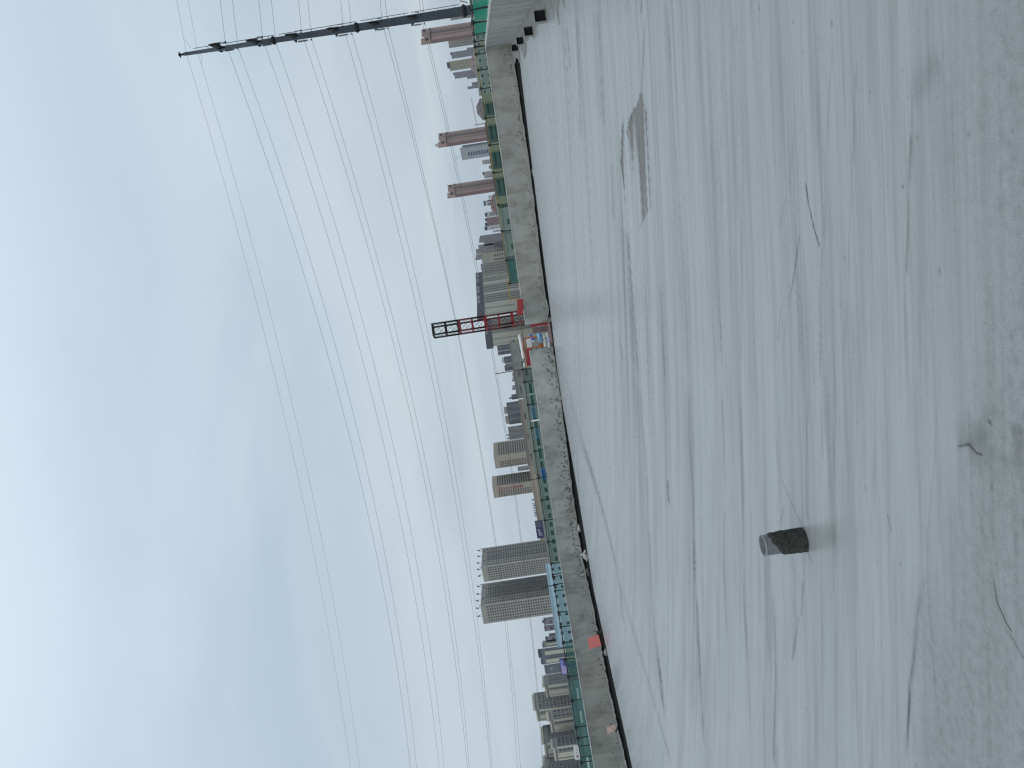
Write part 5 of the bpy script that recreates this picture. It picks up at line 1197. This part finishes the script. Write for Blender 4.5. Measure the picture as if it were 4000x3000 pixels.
# blue roofs glimpsed through the net
for (x, y, lb) in ((2086, 1610, 'small blue roof behind the net, right of the white post'), (2100, 1690, 'small blue roof behind the net, left of the white post'), (2124, 1850, 'bright blue awning behind the net below the right-hand office block')):
    p = P(x, y, 120); bm = BM(); box(bm, (0, 0, 0), (1.6, 2.0, 0.5)); box(bm, (0, -0.3, 0.3), (1.8, 2.4, 0.12)); o = obj('blue_roof', bm, m_blu if 'bright' in lb else plain('pale_blue_roof', (0.20, 0.36, 0.60), 0.7)); o.location = p; tag(o, lb, 'roof')

# --- signs
m_purp = plain('purple_board', (0.045, 0.04, 0.12), 0.6, 0, 0.4, 0.3)
sb0, sb1 = P(2094, 2034, 258), P(2112, 2102, 258)
bb = thing('rooftop_billboard', 'dark purple rooftop billboard with pale lettering on the peach-coloured building', 'billboard', ((sb0.x+sb1.x)/2, 258, sb1.z-2.2))
w_ = abs(sb1.x-sb0.x); bm = BM(); box(bm, (0, 0, 2.1), (w_, 0.3, 2.5)); obj('board', bm, m_purp, bb)
bm = BM(); box(bm, (-w_*0.18, -0.18, 2.3), (w_*0.34, 0.05, 0.5)); box(bm, (-w_*0.28, -0.18, 1.6), (w_*0.20, 0.05, 0.3)); box(bm, (w_*0.0, -0.18, 2.6), (w_*0.06, 0.05, 0.5)); obj('lettering', bm, plain('pale_lilac', (0.40, 0.37, 0.48), 0.6), bb)
bm = BM(); box(bm, (w_*0.30, -0.18, 2.2), (w_*0.34, 0.05, 1.7)); obj('grey_field', bm, plain('board_grey', (0.10, 0.10, 0.13), 0.6), bb)
bm = BM()
for f in (-0.4, 0, 0.4): box(bm, (w_*f, 0.2, 0.4), (0.15, 0.15, 1.2))
obj('stand', bm, m_black, bb)
# seven rooftop letters
GLY = {'E': '111100110100111', 'A': '111101111101101', 'H': '101101111101101', 'B': '110101110101110', 'L': '100100100100111', 'V': '101101101101010', 'N': '111101101101101'}
for k, (x, y, ch) in enumerate([(2096, 2014, 'N'), (2093, 2004, 'A'), (2091, 1993, 'E'), (2089, 1983, 'B'), (2087, 1974, 'H'), (2085, 1964, 'L'), (2083, 1953, 'V')]):
    p = P(x, y, 262); bm = BM(); g_ = GLY[ch]; s = 0.19
    for r in range(5):
        for c in range(3):
            if g_[r*3+c] == '1': box(bm, ((c-1)*s*1.0, 0, (2-r)*s*1.25), (s*1.02, 0.12, s*1.28))
    o = obj('roof_letter', bm, plain('slate_sign_letter', (0.085, 0.10, 0.13), 0.7)); o.location = p
    tag(o, 'dark rooftop letter %s on the peach-coloured low building' % ch, 'sign letter', 'letters standing on the roof of the peach-coloured building')
# white sign with red emblem, far left
s0, s1 = P(2242, 2914, 115), P(2266, 2966, 115)
ws = thing('sign_board', 'white sign board with a red round emblem and grey writing at the far left', 'sign', ((s0.x+s1.x)/2, 115, s1.z-0.4)); w_ = abs(s1.x-s0.x); hh = 0.83
bm = BM(); box(bm, (0, 0, 0.75), (w_, 0.06, hh)); obj('board', bm, m_white, ws)
bm = BM()
for k in range(12):
    a = 6.283*k/12; box(bm, (-w_*0.27+0.14*math.cos(a), -0.04, 0.72+0.14*math.sin(a)), (0.08, 0.02, 0.08))
box(bm, (-w_*0.27, -0.04, 0.72), (0.10, 0.02, 0.10)); obj('emblem', bm, plain('dull_red_emblem', (0.30, 0.08, 0.10), 0.6), ws)
bm = BM()
for k in range(5): box(bm, (-w_*0.08+k*0.24, -0.04, 0.85-0.02*k), (0.15, 0.02, 0.07)); box(bm, (-w_*0.08+k*0.24, -0.04, 0.68-0.02*k), (0.05, 0.02, 0.16))
obj('writing', bm, plain('grey_writing', (0.26, 0.31, 0.36), 0.7), ws)
bm = BM()
for f in (-0.4, 0.4): box(bm, (w_*f, 0.08, -12), (0.12, 0.08, 25))
obj('post', bm, m_black, ws)
# lilac advertising screen
s0, s1 = P(2196, 2572, 420), P(2218, 2632, 420); w_ = abs(s0.x-s1.x)
sc_ = thing('advertising_screen', 'lilac and violet advertising screen at the foot of the slate block', 'screen', ((s0.x+s1.x)/2, 420, GZ))
zc = (s0.z+s1.z)/2-GZ+0.6
bm = BM(); box(bm, (0, 0, zc), (w_, 0.5, 4.0)); box(bm, (0, 0.3, (zc-2)/2), (1.0, 0.4, zc-2)); obj('board', bm, plain('violet_board', (0.07, 0.06, 0.20), 0.6, 0, 0.3, 0.5), sc_)
bm = BM(); box(bm, (-w_*0.22, -0.28, zc+0.2), (w_*0.5, 0.06, 2.8)); obj('pale_field', bm, plain('lilac_field', (0.42, 0.36, 0.62), 0.6, 0, 0.15, 0.6), sc_)
bm = BM(); box(bm, (w_*0.22, -0.28, zc+0.9), (w_*0.36, 0.06, 1.6)); obj('blue_field', bm, plain('periwinkle_field', (0.24, 0.28, 0.60), 0.6, 0, 0.2, 0.6), sc_)
# small round white lamp behind the net
p = P(2058, 1542, 60); bm = BM(); bmesh.ops.create_uvsphere(bm, u_segments=12, v_segments=8, radius=0.075); tube(bm, [(0, 0, -0.05), (0, 0, -1.2)], 0.02, 5); o = obj('globe_lamp', bm, m_white); o.location = p; tag(o, 'small round white lamp head behind the net', 'lamp')
# distant tower crane
m_cr = plain('faded_crane_red', (0.34, 0.22, 0.21), 0.7)
cr = P(1861, 487, 1500); a_ = P(1841, 381, 1500); b_ = P(1866, 496, 1500)
crn = thing('tower_crane', 'faint pale red tower crane far off, right of the middle pink tower', 'crane', (cr.x, 1500, GZ))
bm = BM(); box(bm, (0, 0, (cr.z-GZ)/2), (1.4, 1.4, cr.z-GZ)); obj('tower', bm, m_cr, crn)
def lc(p): return p - Vector((cr.x, 1500, GZ))
bm = BM()
for dz in (0, 1.6): tube(bm, [lc(a_)+Vector((0, 0, dz)), lc(b_)+Vector((0, 0, dz))], 0.22, 4)
for k in range(24):
    u_, v_ = lc(a_).lerp(lc(b_), k/24), lc(a_).lerp(lc(b_), (k+1)/24); tube(bm, [u_, v_+Vector((0, 0, 1.6))], 0.16, 3)
obj('jib', bm, m_cr, crn)
bm = BM(); q = lc(P(1849, 488, 1500)); tube(bm, [(0, 0, cr.z-GZ-1), q], 0.45, 4); tube(bm, [q, lc(b_)], 0.15, 3); obj('head', bm, m_cr, crn)

# --- trees behind the right-hand nets
def tree(label, x, y, D, r):
    p = P(x, y, D); top_z = p.z; root = thing('broadleaf_tree', label, 'tree', (p.x, D, GZ), 0, 'trees behind the right-hand nets')
    hT = top_z-GZ
    bm = BM(); tube(bm, [(0, 0, 0), (0.2, 0, hT*0.5), (0, 0.1, hT*0.8)], [0.45, 0.3, 0.12], 8)
    for k in range(7):
        a = k*0.9; tube(bm, [(0.1, 0, hT*(0.45+0.05*k)), (math.cos(a)*r*0.6, math.sin(a)*r*0.6, hT*(0.6+0.05*k))], [0.14, 0.04], 5)
    obj('trunk', bm, m_bark, root)
    bm = BM()
    cl = [(random.gauss(0, r*0.4), random.gauss(0, r*0.4), hT-r*1.2+random.gauss(0, r*0.45), r*random.uniform(0.25, 0.5)) for _ in range(14)]
    for _ in range(2600):
        c = random.choice(cl); v = Vector((random.gauss(0, 1), random.gauss(0, 1), random.gauss(0, 1))).normalized()*c[3]*random.uniform(0.6, 1.05)
        q = Vector(c[:3])+v; q.z = min(q.z, hT); s = random.uniform(0.14, 0.3)
        u = Vector((random.gauss(0, 1), random.gauss(0, 1), random.gauss(0, 1))).normalized(); w = u.cross(Vector((random.gauss(0, 1), random.gauss(0, 1), 1))).normalized()
        bm.faces.new([bm.verts.new(q+u*s), bm.verts.new(q+w*s*0.7), bm.verts.new(q-u*s), bm.verts.new(q-w*s*0.7)])
    obj('crown', bm, m_leaf, root)
tree('broadleaf tree at the left end of the clump, below the pale green facades', 2010, 1003, 150, 3.0)
tree('broadleaf tree, second from the left in the clump below the pale facades', 2000, 955, 155, 3.4)
tree('broadleaf tree in the middle of the clump below the pale facades', 1991, 905, 150, 3.2)
tree('broadleaf tree below the red-brown hipped roof', 1975, 845, 160, 3.6)
tree('broadleaf tree below the gap right of the left-hand pink tower', 1958, 640, 150, 3.4)

# ------------------------------------------------------------------ haze
HZ = True
if HZ:
    bm = BM(); box(bm, (0, 0, 45), (12200, 12200, 152)); hz = obj('haze', bm); hz['kind'] = 'stuff'
    m = bpy.data.materials.new('haze_air'); m.use_nodes = True; nt = m.node_tree; nt.nodes.clear()
    o = N(nt, 'ShaderNodeOutputMaterial'); v = N(nt, 'ShaderNodeVolumePrincipled'); v.inputs['Color'].default_value = (0.80, 0.87, 0.95, 1); v.inputs['Density'].default_value = 0.00007; v.inputs['Anisotropy'].default_value = 0.2
    nt.links.new(v.outputs[0], o.inputs['Volume']); hz.data.materials.append(m)
